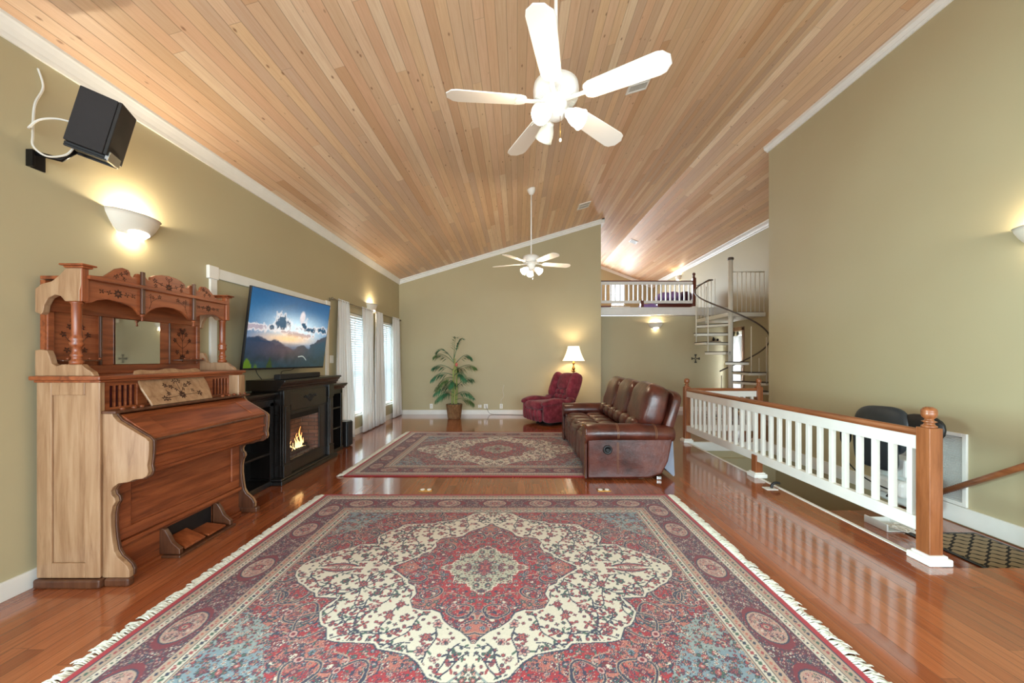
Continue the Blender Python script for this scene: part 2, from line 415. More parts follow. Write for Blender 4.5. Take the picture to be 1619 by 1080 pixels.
def window_left(n, w, label):
    y0, y1, z0, z1 = w
    t = thing('window_%d' % n, label, 'window', (XL, (y0+y1)/2, z0)); t['kind'] = 'structure'
    mb = MB(); x0, x1 = XL-0.14, XL-0.08
    for a, b, c, d in ((y0, y0+0.05, z0, z1), (y1-0.05, y1, z0, z1), (y0, y1, z0, z0+0.05), (y0, y1, z1-0.05, z1), (y0, y1, (z0+z1)/2-0.16, (z0+z1)/2-0.11)): mb.box(x0, x1, a, b, c, d)
    mb.build('window_frame', M['white'], t, bevel=0.003)
    mb = MB(); mb.box(x0+0.02, x0+0.026, y0+0.03, y1-0.03, z0+0.03, z1-0.03); mb.build('pane', M['glass'], t)
    mb = MB(); mb.box(XL-0.08, XL+0.02, y0-0.0, y1+0.0, z0-0.02, z0+0.005); mb.build('window_sill', M['white'], t, bevel=0.004)
    # casing around blind: head rail and slats
    b = thing('window_blind', 'white horizontal slat blind hanging in the %s' % ('taller looking window nearer the television' if n == 1 else 'window nearer the far corner'), 'window blind', (XL-0.04, (y0+y1)/2, z1-0.03))
    mb = MB(); mb.box(XL-0.065, XL-0.015, y0+0.02, y1-0.02, z1-0.05, z1-0.005); mb.build('head_rail', M['white'], b, bevel=0.003)
    mb = MB(); k = 0; z = z1-0.075
    R = Matrix.Rotation(math.radians(63), 4, 'Y')
    while z > z0+0.06:
        mb.box(-0.024, 0.024, y0+0.025, y1-0.025, -0.0012, 0.0012, Matrix.Translation((XL-0.04, 0, z)) @ R); z -= 0.042
    o = mb.build('slats', M['slat'], b); o['kind'] = 'stuff'
    mb = MB()
    for yy in (y0+0.2, (y0+y1)/2, y1-0.2): mb.box(XL-0.016, XL-0.013, yy-0.008, yy+0.008, z0+0.03, z1-0.05)
    mb.box(XL-0.06, XL-0.02, y0+0.025, y1-0.025, z0+0.012, z0+0.035); mb.build('ladder_tape', M['white'], b)
window_left(1, W1, 'tall double hung window beside the television'); window_left(2, W2, 'tall double hung window nearest the far left corner')
def curtain(label, y0, y1, yb0, yb1, x=XL+0.075, zt=2.335, zb=0.02):
    mb = MB(); n = 64; m = 14
    for j in range(m+1):
        f = j/m; z = zt+(zb-zt)*f
        w = min(1, f*1.3)**0.8
        a = y0+(yb0-y0)*w; b = y1+(yb1-y1)*w
        for i in range(n+1):
            s = i/n; ph = s*2*PI*6.5+0.8*math.sin(f*3+s*5)
            amp = 0.016+0.018*f+ (0.006*math.sin(f*40) if f < 0.05 else 0)
            mb.v.append(Vector((x+amp*math.sin(ph)+0.008*math.sin(ph*2.3+f*4), a+(b-a)*s+0.006*math.sin(ph*1.7+f*6), z)))
    for j in range(m):
        for i in range(n):
            k = j*(n+1)+i; mb.f.append([k, k+1, k+n+2, k+n+1]); mb.sm.append(True)
    o = mb.build('sheer_curtain', M['sheer'], off=(x, (y0+y1)/2, zb), solid=0.0015)
    return setp(o, label, 'curtain', 'sheer curtains at the left windows')
curtain('wide sheer white curtain panel hanging nearest the television', 6.05, 6.40, 5.96, 6.62)
curtain('sheer white curtain panel on the far side of the nearer window', 6.98, 7.47, 7.0, 7.52)
curtain('narrow sheer white curtain panel beginning the second window', 7.65, 8.0, 7.60, 8.16)
curtain('sheer white curtain panel tucked into the far left corner', 8.68, 9.12, 8.70, 9.28)
def rod(label, y0, y1):
    t = thing('curtain_rod', label, 'curtain rod', (XL, (y0+y1)/2, 2.30))
    MB().tube([(XL+0.075, y0, 2.31), (XL+0.075, y1, 2.31)], 0.010, 8).build('rod', M['chromed'], t)
    for y in (y0, y1): MB().pill((XL+0.075, y, 2.31), (0.02, 0.02, 0.02), (1, 1), 10, 8).build('finial', M['chromed'], t)
    for y in (y0+0.06, y1-0.06): MB().box(XL, XL+0.08, y-0.006, y+0.006, 2.292, 2.302).box(XL, XL+0.006, y-0.015, y+0.015, 2.26, 2.33).build('bracket', M['chromed'], t)
M['chromed'] = plain('brushed_bronze_grey', lin(150,140,120), 0.4, metal=0.7)
rod('slim metal curtain rod over the nearer window', 5.86, 7.54); rod('slim metal curtain rod over the window by the corner', 7.62, 9.26)
# windows beyond the edges of the view; left one added as fill
t = thing('window_4', 'unseen window added in the left wall to brighten the right wall', 'window', (XL, 0.95, 0.45)); t['kind'] = 'structure'
mb = MB(); x0, x1 = XL-0.14, XL-0.08
for a, b, c, d in ((0.1, 0.16, 0.45, 2.05), (1.74, 1.8, 0.45, 2.05), (0.1, 1.8, 0.45, 0.51), (0.1, 1.8, 1.99, 2.05), (0.93, 0.97, 0.45, 2.05)): mb.box(x0, x1, a, b, c, d)
mb.build('window_frame', M['white'], t, bevel=0.003)
MB().box(x0+0.02, x0+0.026, 0.12, 1.78, 0.47, 2.03).build('pane', M['glass'], t)
t = thing('window_5', 'wide windows in the rear wall', 'window', (0.6, YF, 0.5)); t['kind'] = 'structure'
mb = MB()
for a, b in ((-2.6, 0.5), (0.75, 3.8)):
    for k in range(4): xx = a+(b-a-0.05)*k/3; mb.box(xx, xx+0.05, YF-0.1, YF-0.05, 0.5, 2.9)
    mb.box(a, b, YF-0.1, YF-0.05, 0.5, 0.56); mb.box(a, b, YF-0.1, YF-0.05, 2.84, 2.9)
mb.build('window_frame', M['white'], t)
# loft window and narrow glazed door
t = thing('window_3', 'small bright window in the loft end wall', 'window', (4.17, YE, 3.55)); t['kind'] = 'structure'
mb = MB()
for a, b, c, d in ((LW[0], LW[0]+0.04, LW[2], LW[3]), (LW[1]-0.04, LW[1], LW[2], LW[3]), (LW[0], LW[1], LW[2], LW[2]+0.04), (LW[0], LW[1], LW[3]-0.04, LW[3]), (LW[0], LW[1], 4.02, 4.05), (4.06, 4.08, LW[2], LW[3]), (4.26, 4.28, LW[2], LW[3])): mb.box(a, b, YE+0.06, YE+0.10, c, d)
mb.build('window_frame', M['white'], t)
MB().box(LW[0], LW[1], YE+0.08, YE+0.084, LW[2], LW[3]).build('pane', M['glass'], t)
t = thing('door_1', 'narrow glazed door with pale wood frame behind the spiral stair', 'door', (XO, 9.63, 0)); t['kind'] = 'structure'
mb = MB(); mb.box(XO-0.02, XO+0.05, 9.34, 9.42, 0, 2.16); mb.box(XO-0.02, XO+0.05, 9.84, 9.96, 0, 2.16); mb.box(XO-0.02, XO+0.05, 9.34, 9.96, 2.08, 2.18); mb.build('door_frame', M['pale_z'], t, bevel=0.004)
mb = MB(); mb.box(XO+0.1, XO+0.14, 9.42, 9.50, 0.05, 2.08); mb.box(XO+0.1, XO+0.14, 9.76, 9.84, 0.05, 2.08); mb.box(XO+0.1, XO+0.14, 9.42, 9.84, 0.05, 0.3); mb.box(XO+0.1, XO+0.14, 9.42, 9.84, 1.98, 2.08); mb.build('door_panel', M['white'], t)
MB().box(XO+0.115, XO+0.12, 9.48, 9.78, 0.28, 2.0).build('pane', M['glass'], t)
mb = MB(); n = 40
for j, z in enumerate((1.95, 1.2, 0.15)):
    for i in range(n+1): mb.v.append(Vector((XO-0.045+0.012*math.sin(i*0.95), 9.38+0.42*i/n, z)))
for j in range(2):
    for i in range(n): k = j*(n+1)+i; mb.f.append([k, k+1, k+n+2, k+n+1]); mb.sm.append(True)
setp(mb.build('lace_curtain', M['sheer'], off=(XO-0.045, 9.59, 0.15), solid=0.0015), 'short white lace curtain over the glazed door behind the spiral stair', 'curtain')
# ------------------------------------------------------------------ rugs: woven pattern as a colour attribute on a fine grid
def smooth_poly(pts, k=2):
    for _ in range(k):
        q = []
        for i in range(len(pts)):
            a = pts[i]; b = pts[(i+1) % len(pts)]
            q += [(0.75*a[0]+0.25*b[0], 0.75*a[1]+0.25*b[1]), (0.25*a[0]+0.75*b[0], 0.25*a[1]+0.75*b[1])]
        pts = q
    return pts
HX, HY, DD = 1.72, 1.335, 0.004
def rug_colors():
    rg = np.random.default_rng(3)
    nx, ny = int(HX/DD)+1, int(HY/DD)+1
    X, Y = np.meshgrid(np.arange(nx)*DD, np.arange(ny)*DD)
    img = np.zeros((ny, nx, 3))
    L3 = lambda r, g, b: np.array(lin(r, g, b)[:3])
    red, deep, maroon, salmon = L3(158,30,42), L3(116,24,42), L3(88,30,48), L3(172,98,84)
    cream, ivory, tan, pink = L3(206,193,174), L3(172,164,142), L3(172,144,124), L3(190,144,134)
    navy, blue, green, grey = L3(40,42,66), L3(116,134,142), L3(62,86,72), L3(132,142,138)
    rose = L3(150,62,66)
    def inside(poly):
        m = np.zeros(X.shape, bool); n = len(poly)
        for i in range(n):
            x0, y0 = poly[i]; x1, y1 = poly[(i+1) % n]
            if y0 == y1: continue
            c = (Y >= min(y0, y1)) & (Y < max(y0, y1)) & (X < x0+(Y-y0)*(x1-x0)/(y1-y0)); m ^= c
        return m
    def edge(m, r=1):
        e = np.zeros_like(m)
        for dx in range(-r, r+1):
            for dy in range(-r, r+1): e |= np.roll(np.roll(m, dx, 1), dy, 0) != m
        return e
    def win(cx, cy, r):
        i0, i1 = max(0, int((cx-r)/DD)), min(nx, int((cx+r)/DD)+2); j0, j1 = max(0, int((cy-r)/DD)), min(ny, int((cy+r)/DD)+2)
        return slice(j0, j1), slice(i0, i1)
    def ell(cx, cy, a, b, t, col, mask=None):
        w = win(cx, cy, max(a, b)+DD); x = X[w]-cx; y = Y[w]-cy
        if x.size == 0: return
        u = x*math.cos(t)+y*math.sin(t); v = -x*math.sin(t)+y*math.cos(t)
        m = (u/a)**2+(v/b)**2 < 1
        if mask is not None: m &= mask[w]
        img[w][m] = col
    def flower(cx, cy, r, c1, c2, c3, mask=None, n=6, t0=None):
        t0 = rg.uniform(0, 6.28) if t0 is None else t0
        for k in range(n): a = t0+2*PI*k/n; ell(cx+0.62*r*math.cos(a), cy+0.62*r*math.sin(a), r*0.42, r*0.34, a, navy, mask)
        for k in range(n): a = t0+2*PI*k/n; ell(cx+0.6*r*math.cos(a), cy+0.6*r*math.sin(a), r*0.32, r*0.22, a, c1, mask)
        ell(cx, cy, r*0.42, r*0.42, 0, c2, mask); ell(cx, cy, r*0.2, r*0.2, 0, c3, mask)
    def vine(x, y, t, L, col, mask, step=0.006, wid=0.0042, turn=0.0, leaves=None, every=9):
        k = 0
        while L > 0:
            x += step*math.cos(t); y += step*math.sin(t); t += turn+0.06*math.sin(k*0.23); L -= step; k += 1
            if x < -0.01 or y < -0.01 or x > HX or y > HY: break
            ell(x, y, wid, wid, 0, col, mask)
            if leaves and k % every == 0:
                s = 1 if (k//every) % 2 else -1; a = t+s*0.9
                ell(x+0.02*math.cos(a), y+0.02*math.sin(a), 0.017, 0.0065, a, leaves[(k//every) % len(leaves)], mask)
                if k % (every*2) == 0:
                    ell(x+0.042*math.cos(a+0.3*s), y+0.042*math.sin(a+0.3*s), 0.011, 0.011, 0, navy, mask); ell(x+0.042*math.cos(a+0.3*s), y+0.042*math.sin(a+0.3*s), 0.008, 0.008, 0, leaves[0], mask)
        return x, y, t
    # ground zones
    B = 0.45
    de = np.minimum(HX-X, HY-Y)
    field = de > B
    img[:] = grey
    img[(rg.random(X.shape) < 0.0) & field] = blue
    bl = (np.sin(X*9+1)*np.cos(Y*11) > -0.1) & field; img[bl] = blue
    redz = inside(smooth_poly([(-0.1,-0.1), (1.36,-0.1), (1.33,0.20), (1.31,0.37), (1.20,0.47), (1.15,0.48), (1.10,0.54), (1.01,0.56), (1.00,0.69), (0.91,0.80), (0.87,0.88), (0.87,0.95), (-0.1,0.95)], 1)) & field
    img[redz] = red
    sal = redz & (np.sin(X*14)*np.sin(Y*13+1.5) > 0.25); img[sal] = salmon
    cr = inside([(-0.1,-0.1), (1.215,-0.1), (1.215,0.04), (1.19,0.10), (1.16,0.13), (1.13,0.17), (1.08,0.20), (1.02,0.25), (0.97,0.275), (0.95,0.31), (0.82,0.32), (0.85,0.38), (0.86,0.44), (0.83,0.50), (0.80,0.54), (0.76,0.56), (0.72,0.64), (0.67,0.655), (0.48,0.665), (0.45,0.70), (0.38,0.715), (0.30,0.735), (0.24,0.78), (0.18,0.86), (0.12,0.885), (-0.1,0.89)]) & field
    img[cr] = cream
    med = inside([(-0.1,-0.1), (0.60,-0.1), (0.60,0.01), (0.54,0.06), (0.50,0.10), (0.46,0.13), (0.45,0.17), (0.40,0.20), (0.37,0.28), (0.39,0.34), (0.36,0.40), (0.30,0.42), (0.25,0.415), (0.20,0.44), (0.17,0.50), (0.12,0.55), (0.07,0.58), (0.03,0.62), (0.0,0.67), (-0.1,0.67)])
    img[med] = red
    ms = med & ((np.hypot(X-0.33, Y-0.33) < 0.10) | (np.hypot(X-0.46, Y) < 0.09) | (np.hypot(X, Y-0.52) < 0.11) | (np.hypot(X-0.17, Y-0.36) < 0.05)); img[ms] = salmon
    star = inside([(-0.1,-0.1), (0.29,-0.1), (0.29,0.0), (0.25,0.03), (0.22,0.035), (0.20,0.08), (0.175,0.09), (0.18,0.17), (0.09,0.175), (0.085,0.20), (0.065,0.21), (0.06,0.24), (0.035,0.25), (0.0,0.29), (-0.1,0.29)])
    img[star] = ivory
    for m, c, r in ((redz, grey, 1), (cr, navy, 1), (med, navy, 1), (star, cream, 1)):
        e = edge(m, r) & field; e[:, :2] = False; e[:2, :] = False; e[:, -2:] = False
        img[e] = c
    # fill motifs
    creamonly = cr & ~med & ~edge(cr, 3) & ~edge(med, 3)
    def scatter(mask, n, r0, r1, sets, mind):
        pts = []; t = 0
        ys, xs = np.nonzero(mask)
        while len(pts) < n and t < n*40:
            t += 1; k = rg.integers(len(ys)); x, y = xs[k]*DD, ys[k]*DD
            if all((x-a)**2+(y-b)**2 > mind**2 for a, b in pts): pts.append((x, y))
        for x, y in pts:
            s = sets[rg.integers(len(sets))]; flower(x, y, rg.uniform(r0, r1), s[0], s[1], s[2], mask, n=int(rg.integers(4, 7)))
        return pts
    # cream field: branching vines with leaves and blossoms
    starts = [(0.62,0.03,0.5,0.020), (0.62,0.05,1.2,-0.024), (0.5,0.16,0.3,0.02), (0.5,0.20,1.3,-0.016), (0.42,0.36,0.7,0.018), (0.3,0.46,1.2,-0.02), (0.2,0.5,1.5,-0.012), (0.06,0.66,0.6,0.02), (0.0,0.72,0.3,0.02), (0.9,0.05,0.7,0.022), (0.8,0.28,-0.4,0.02), (0.62,0.48,-0.3,0.024), (0.72,0.42,1.4,0.03), (0.5,0.6,-0.6,0.03), (0.3,0.66,-0.2,0.02), (1.1,0.05,1.7,0.02), (0.7,0.2,2.4,0.02), (1.0,0.16,2.8,-0.03)]
    for (x, y, t, tu) in starts:
        vine(x, y, t, 0.42, navy, creamonly, turn=tu, leaves=[rose, green, navy, rose], every=7)
        vine(x+0.02, y+0.01, t+2.2, 0.20, navy, creamonly, turn=-tu*1.4, leaves=[rose, green, navy], every=7)
    scatter(creamonly, 40, 0.020, 0.034, [(rose, salmon, navy), (pink, rose, navy), (rose, deep, pink), (green, rose, navy)], 0.085)
    scatter(creamonly, 150, 0.008, 0.014, [(rose, navy, salmon), (green, navy, rose), (navy, rose, green)], 0.035)
    ell(0.95, 0.0, 0.125, 0.052, 0, navy, creamonly); ell(0.95, 0.0, 0.110, 0.042, 0, rose, creamonly); ell(0.95, 0.0, 0.085, 0.030, 0, pink, creamonly); scatter((np.hypot((X-0.95)/0.085, Y/0.03) < 1), 24, 0.005, 0.009, [(deep, navy, pink), (green, rose, tan)], 0.012)
    # red zones: scrolls
    rz = redz & ~cr; mz = med & ~star
    for zone, cs in ((rz, [(1.15,0.2,0.09), (1.05,0.42,0.08), (0.92,0.52,0.1), (0.82,0.74,0.09), (0.62,0.8,0.075), (0.45,0.82,0.06), (1.24,0.33,0.07), (0.95,0.66,0.05), (1.27,0.08,0.07)]), (mz, [(0.14,0.36,0.075), (0.34,0.3,0.06), (0.42,0.08,0.07), (0.3,0.16,0.06), (0.08,0.5,0.07)])):
        for (x, y, r) in cs:
            for k, (f, c) in enumerate(((1.0, navy), (0.88, salmon if zone is rz else red), (0.55, navy), (0.45, deep), (0.2, cream))):
                ell(x, y, r*f, r*f*0.8, 0.6, c, zone)
            vine(x+r, y, 1.4, r*2.4, navy, zone, turn=0.05, wid=0.005, leaves=[green, cream, navy], every=6)
            vine(x-r, y, -1.6, r*2.4, tan, zone, turn=0.05, wid=0.004, leaves=[navy, pink, green], every=6)
        scatter(zone, 150 if zone is rz else 60, 0.012, 0.024, [(pink, navy, cream), (green, navy, pink), (salmon, navy, cream), (cream, deep, navy), (deep, pink, navy), (blue, navy, cream), (green, navy, tan), (navy, blue, pink)], 0.036)
        scatter(zone, 900 if zone is rz else 320, 0.004, 0.010, [(deep, green, pink), (red, navy, cream), (salmon, navy, tan), (navy, red, cream), (rose, navy, salmon), (green, red, navy), (salmon, deep, pink), (red, tan, navy)], 0.015)
    for zone, cs in ((rz, [(1.13,0.20,0.10,0.3), (1.02,0.44,0.09,1.2), (0.90,0.60,0.10,2.2), (0.78,0.76,0.09,0.2), (0.58,0.82,0.08,1.0), (1.22,0.36,0.07,2.0), (1.28,0.06,0.07,0.5)]), (mz, [(0.14,0.38,0.07,0.4), (0.34,0.27,0.06,1.2), (0.44,0.07,0.06,0.2), (0.07,0.54,0.06,1.0)])):
        for (x, y, r, t0) in cs:
            for c, wd in ((tan, 0.0085), (navy, 0.005)):
                for sg in (1, -1): vine(x, y, t0 if sg > 0 else t0+PI, r*3.6, c, zone, turn=0.075*sg*0.09/r, wid=wd)
            ell(x, y, r*0.30, r*0.24, t0, navy, zone); ell(x, y, r*0.24, r*0.18, t0, pink, zone); ell(x, y, r*0.12, r*0.10, t0, deep, zone)
    # ivory star
    scatter(star, 20, 0.016, 0.028, [(rose, navy, pink), (green, rose, cream), (salmon, navy, cream)], 0.055)
    scatter(star, 110, 0.004, 0.009, [(green, navy, rose), (rose, navy, green), (navy, rose, tan)], 0.016)
    flower(0, 0, 0.05, rose, salmon, navy, star, 8, 0)
    # corners
    cz = field & ~redz
    scatter(cz, 40, 0.018, 0.036, [(salmon, rose, cream), (green, rose, pink), (rose, tan, navy), (deep, green, pink)], 0.06)
    scatter(cz, 500, 0.005, 0.013, [(rose, navy, salmon), (salmon, green, cream), (green, deep, tan), (cream, rose, green), (deep, navy, salmon)], 0.02)
    # border bands, outside in
    def band(a, b, col): m = (de >= a) & (de < b); img[m] = col; return m
    band(0, 0.032, L3(164,16,36)); band(0.032, 0.038, navy)
    g1 = band(0.038, 0.088, tan); band(0.088, 0.093, navy); g2 = band(0.093, 0.128, cream*0.85+pink*0.1); band(0.128, 0.134, navy)
    mb_ = band(0.134, 0.340, maroon); band(0.340, 0.346, navy); g3 = band(0.346, 0.390, tan*1.02); band(0.390, 0.395, navy); g4 = band(0.395, 0.438, cream*0.9); band(0.438, B, navy); band(0.443, B, tan)
    scatter(mb_, 300, 0.010, 0.020, [(pink, navy, cream), (rose, navy, tan), (green, navy, pink), (cream, deep, navy), (red, navy, tan)], 0.030)
    scatter(mb_, 2200, 0.004, 0.009, [(tan, navy, rose), (navy, rose, pink), (pink, navy, green), (tan, rose, green), (rose, pink, navy)], 0.0105)
    # cartouches along the main band
    def cart(x, y, along):
        a, b = (0.100, 0.070) if along == 'x' else (0.070, 0.105)
        ell(x, y, a*1.55 if along == 'x' else b*0.85, b*1.15 if along == 'x' else b*1.45, 0, deep, mb_)
        ell(x, y, a+0.014, b+0.014, 0, navy, mb_); ell(x, y, a+0.006, b+0.006, 0, tan, mb_); ell(x, y, a, b, 0, pink*0.4+tan*0.45+rose*0.15, mb_)
        w = np.zeros_like(mb_); ww = win(x, y, 0.13); w[ww] = ((X[ww]-x)/a)**2+((Y[ww]-y)/b)**2 < 0.9; w &= mb_
        if w.any(): scatter(w, 90, 0.005, 0.011, [(rose, navy, cream), (green, rose, tan), (salmon, navy, pink), (cream, green, rose)], 0.013)
        flower(x, y, 0.032, rose, tan, navy, mb_, 8, 0)
    for x in (0.0, 0.43, 0.86, 1.26): cart(x, HY-0.237, 'x')
    for y in (0.0, 0.55, 0.93): cart(HX-0.237, y, 'y')
    for k in range(60):
        for (bb, c, r) in ((0.063, [rose, green, navy], 0.011), (0.368, [rose, navy, salmon], 0.010), (0.416, [rose, navy, green], 0.012), (0.111, [rose, navy, green], 0.008)):
            s = 0.030; q = k*s
            if q < HX-bb: ell(q, HY-bb, r, r*0.7, 0.6*(-1)**k, c[k % 3]); ell(q+s/2, HY-bb+0.008*(-1)**k, r*0.45, r*0.45, 0, c[(k+1) % 3])
            if q < HY-bb: ell(HX-bb, q, r*0.7, r, 0.6*(-1)**k, c[k % 3]); ell(HX-bb+0.008*(-1)**k, q+s/2, r*0.45, r*0.45, 0, c[(k+1) % 3])
    img = img*0.96+np.array(lin(190,174,160)[:3])*0.04
    img *= (0.93+0.14*rg.random(X.shape))[..., None]
    full = np.concatenate([img[:, :0:-1], img], 1); full = np.concatenate([full[:0:-1], full], 0)
    return full
def rug_mesh():
    full = rug_colors(); ny, nx, _ = full.shape
    xs = np.linspace(-HX, HX, nx); ys = np.linspace(-HY, HY, ny)
    Xg, Yg = np.meshgrid(xs, ys)
    co = np.stack([Xg, Yg, np.full_like(Xg, 0.012)], -1).reshape(-1, 3)
    idx = np.arange(nx*ny).reshape(ny, nx)
    q = np.stack([idx[:-1, :-1], idx[:-1, 1:], idx[1:, 1:], idx[1:, :-1]], -1).reshape(-1, 4)
    me = bpy.data.meshes.new('pile'); me.vertices.add(len(co)); me.vertices.foreach_set('co', co.astype(np.float32).ravel())
    me.loops.add(q.size); me.loops.foreach_set('vertex_index', q.astype(np.int32).ravel())
    me.polygons.add(len(q)); me.polygons.foreach_set('loop_start', np.arange(0, q.size, 4, dtype=np.int32)); me.polygons.foreach_set('loop_total', np.full(len(q), 4, np.int32))
    me.update(calc_edges=True)
    a = me.color_attributes.new('Col', 'FLOAT_COLOR', 'POINT')
    a.data.foreach_set('color', np.concatenate([full.reshape(-1, 3), np.ones((nx*ny, 1))], 1).astype(np.float32).ravel())
    return me
M['rug'] = colattr('woven_rug_pile'); M['fringe'] = plain('cotton_fringe', lin(222,218,202), 0.9); M['rugback'] = plain('rug_edge_red', lin(130,24,34), 0.9)
RUGME = rug_mesh(); RUGME.materials.append(M['rug'])
def make_rug(label, loc, rz):
    t = thing('oriental_rug', label, 'rug', loc, None, world=False, rotz=rz)
    o = bpy.data.objects.new('pile', RUGME); C.objects.link(o); o.parent = t
    MB().box(-HX, HX, -HY, HY, 0.001, 0.0115).build('backing', M['rugback'], t, bevel=0.002)
    for s in (-1, 1):
        mb = MB(); rr = random.Random(5+s); y = -HY+0.01
        while y < HY-0.01:
            L = rr.uniform(0.05, 0.085); dy = rr.uniform(-0.03, 0.03); 
            for q in range(2):
                d2 = dy+rr.uniform(-0.012, 0.012)
                mb.tube([(s*(HX-0.004), y, 0.008), (s*(HX+L*0.35), y+d2*0.3, 0.014+rr.uniform(0,0.006)), (s*(HX+L*0.8), y+d2*0.8, 0.008+rr.uniform(0,0.006)), (s*(HX+L), y+d2*1.1, 0.004)], [0.0035, 0.0045, 0.004, 0.0015], 4)
            y += 0.0085
        f = mb.build('fringe', M['fringe'], t); f['kind'] = 'stuff'
    return t
make_rug('large red and cream oriental rug with fringed ends filling the foreground floor', (-0.213, 2.486, 0), 0)
make_rug('red and cream oriental rug lying farther back, partly under the leather sofa', (-0.300, 5.75, 0), -0.012)

# ------------------------------------------------------------------ reed organ with high back
ORG = (-2.6, 2.865, 0)
org = thing('pump_organ', 'antique carved wooden parlour pump organ with mirrored high back against the left wall', 'organ', ORG)
Y0, Y1 = 2.28, 3.45
def leafcluster(mb, P, U, V, N, s, n=5, a0=0):
    for k in range(n):
        a = a0+2*PI*k/n; c = P+(U*math.cos(a)+V*math.sin(a))*s*0.6
        d = U*math.cos(a)+V*math.sin(a); e = U*(-math.sin(a))+V*math.cos(a)
        vs = [c+d*s*0.5, c+e*s*0.24, c-d*s*0.4, c-e*s*0.24]
        mb.add([v+N*0.0015 for v in vs]+[v-N*0.002 for v in vs], [(0,1,2,3), (7,6,5,4), (0,4,5,1), (1,5,6,2), (2,6,7,3), (3,7,4,0)])
def sprig(name, parent, P, U, V, items, stems, s=1.0):
    # items: (u,v,size,n) ; stems: list of point lists
    P, U, V = Vector(P), Vector(U).normalized(), Vector(V).normalized(); N = U.cross(V)
    mb = MB()
    for (u, v, z, n) in items: leafcluster(mb, P+U*u*s+V*v*s, U, V, N, z*s, n, u*7)
    for st in stems: mb.tube([P+U*a*s+V*b*s for a, b in st], 0.0014*s**0.3, 4)
    return mb.build(name, M['inlay'], parent)
# case sides with raised frame
for nm, ya, yb, yo, sg in (('side_panel', Y0+0.012, Y0+0.035, Y0, 1), ('side_panel', Y1-0.035, Y1-0.012, Y1-0.012, -1)):
    mb = MB(); mb.box(-2.89, -2.515, ya, yb, 0.06, 1.25)
    a, b = yo, yo+0.012
    mb.box(-2.89, -2.80, a, b, 0.06, 1.25); mb.box(-2.60, -2.51, a, b, 0.06, 1.25); mb.box(-2.80, -2.60, a, b, 1.16, 1.25); mb.box(-2.80, -2.60, a, b, 0.06, 0.15)
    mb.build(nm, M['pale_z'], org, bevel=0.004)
MB().box(-2.90, -2.50, Y0-0.014, Y0+0.03, 0, 0.055).box(-2.50, -2.35, Y0+0.01, Y0+0.055, 0, 0.05).build('plinth_moulding', M['dkwood'], org, bevel=0.012, seg=3)
MB().box(-2.90, -2.50, Y1-0.03, Y1+0.014, 0, 0.055).box(-2.50, -2.33, Y1-0.055, Y1-0.01, 0, 0.05).build('plinth_moulding', M['dkwood'], org, bevel=0.012, seg=3)
# scroll-cut end brackets
prof = [(-2.52,0.05), (-2.355,0.05), (-2.355,0.09), (-2.37,0.12), (-2.40,0.15), (-2.425,0.17), (-2.448,0.21), (-2.46,0.28), (-2.468,0.36), (-2.468,0.43), (-2.458,0.48), (-2.440,0.51), (-2.446,0.535), (-2.462,0.55), (-2.466,0.575), (-2.452,0.60), (-2.42,0.622), (-2.36,0.63), (-2.325,0.645), (-2.275,0.65), (-2.250,0.665), (-2.240,0.69), (-2.247,0.73), (-2.240,0.77), (-2.236,0.82), (-2.236,0.875), (-2.255,0.895), (-2.33,0.94), (-2.43,1.0), (-2.455,1.03), (-2.458,1.045), (-2.52,1.045)]
for ya in (Y0+0.022, Y1-0.05):
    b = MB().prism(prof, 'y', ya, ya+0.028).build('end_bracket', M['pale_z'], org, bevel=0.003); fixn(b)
    big = []
    cx_, cz_ = -2.5, 0.55
    n = len(prof)
    for i, (x, z) in enumerate(prof):
        if x <= -2.5: big.append((x, z)); continue
        x0, z0 = prof[i-1]; x1, z1 = prof[(i+1) % n]; tx, tz = x1-x0, z1-z0; l = math.hypot(tx, tz) or 1
        big.append((x+tz/l*0.007, max(0.05, z-tx/l*0.007)))
    ins = (ya+0.0285, ya+0.044) if ya < 3 else (ya-0.016, ya-0.0005)
    fixn(MB().prism(big, 'y', ins[0], ins[1]).build('bracket_edge', M['dkwood'], b, bevel=0.004))
# body, deck, grille panel, ledge
mb = MB(); mb.box(-2.89, -2.52, Y0+0.036, Y1-0.036, 0.02, 1.05); mb.build('case', M['wood_y'], org)
mb = MB(); mb.box(-2.91, -2.485, Y0-0.025, Y1+0.025, 1.25, 1.275); mb.box(-2.90, -2.50, Y0-0.008, Y1+0.008, 1.235, 1.25); mb.build('deck', M['wood_y'], org, bevel=0.006, seg=3)
fp = MB()
fp.box(-2.56, -2.535, Y0+0.036, Y1-0.036, 1.045, 1.075); fp.box(-2.56, -2.535, Y0+0.036, Y1-0.036, 1.21, 1.235)
for a, b in ((Y0+0.036, 2.36), (2.53, 2.60), (2.62, 3.10), (3.10, 3.16), (3.32, Y1-0.036)): fp.box(-2.56, -2.535, a, b, 1.07, 1.215)
for c0 in (2.36, 3.16):
    for k in range(1, 5):
        yy = c0+0.034*k; fp.box(-2.553, -2.538, yy-0.005, yy+0.005, 1.07, 1.215)
grp = fp.build('grille_panel', M['wood_y'], org, bevel=0.002)
for c0 in (2.36, 3.16): MB().box(-2.565, -2.558, c0-0.01, c0+0.18, 1.06, 1.22).build('grille_cloth', M['redcloth'], grp)
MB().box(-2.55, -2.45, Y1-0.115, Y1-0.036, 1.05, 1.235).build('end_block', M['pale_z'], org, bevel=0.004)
mb = MB(); mb.box(-2.56, -2.43, Y0+0.012, Y1-0.0, 1.045, 1.062); mb.build('music_ledge', M['dkwood'], org, bevel=0.005, seg=3)
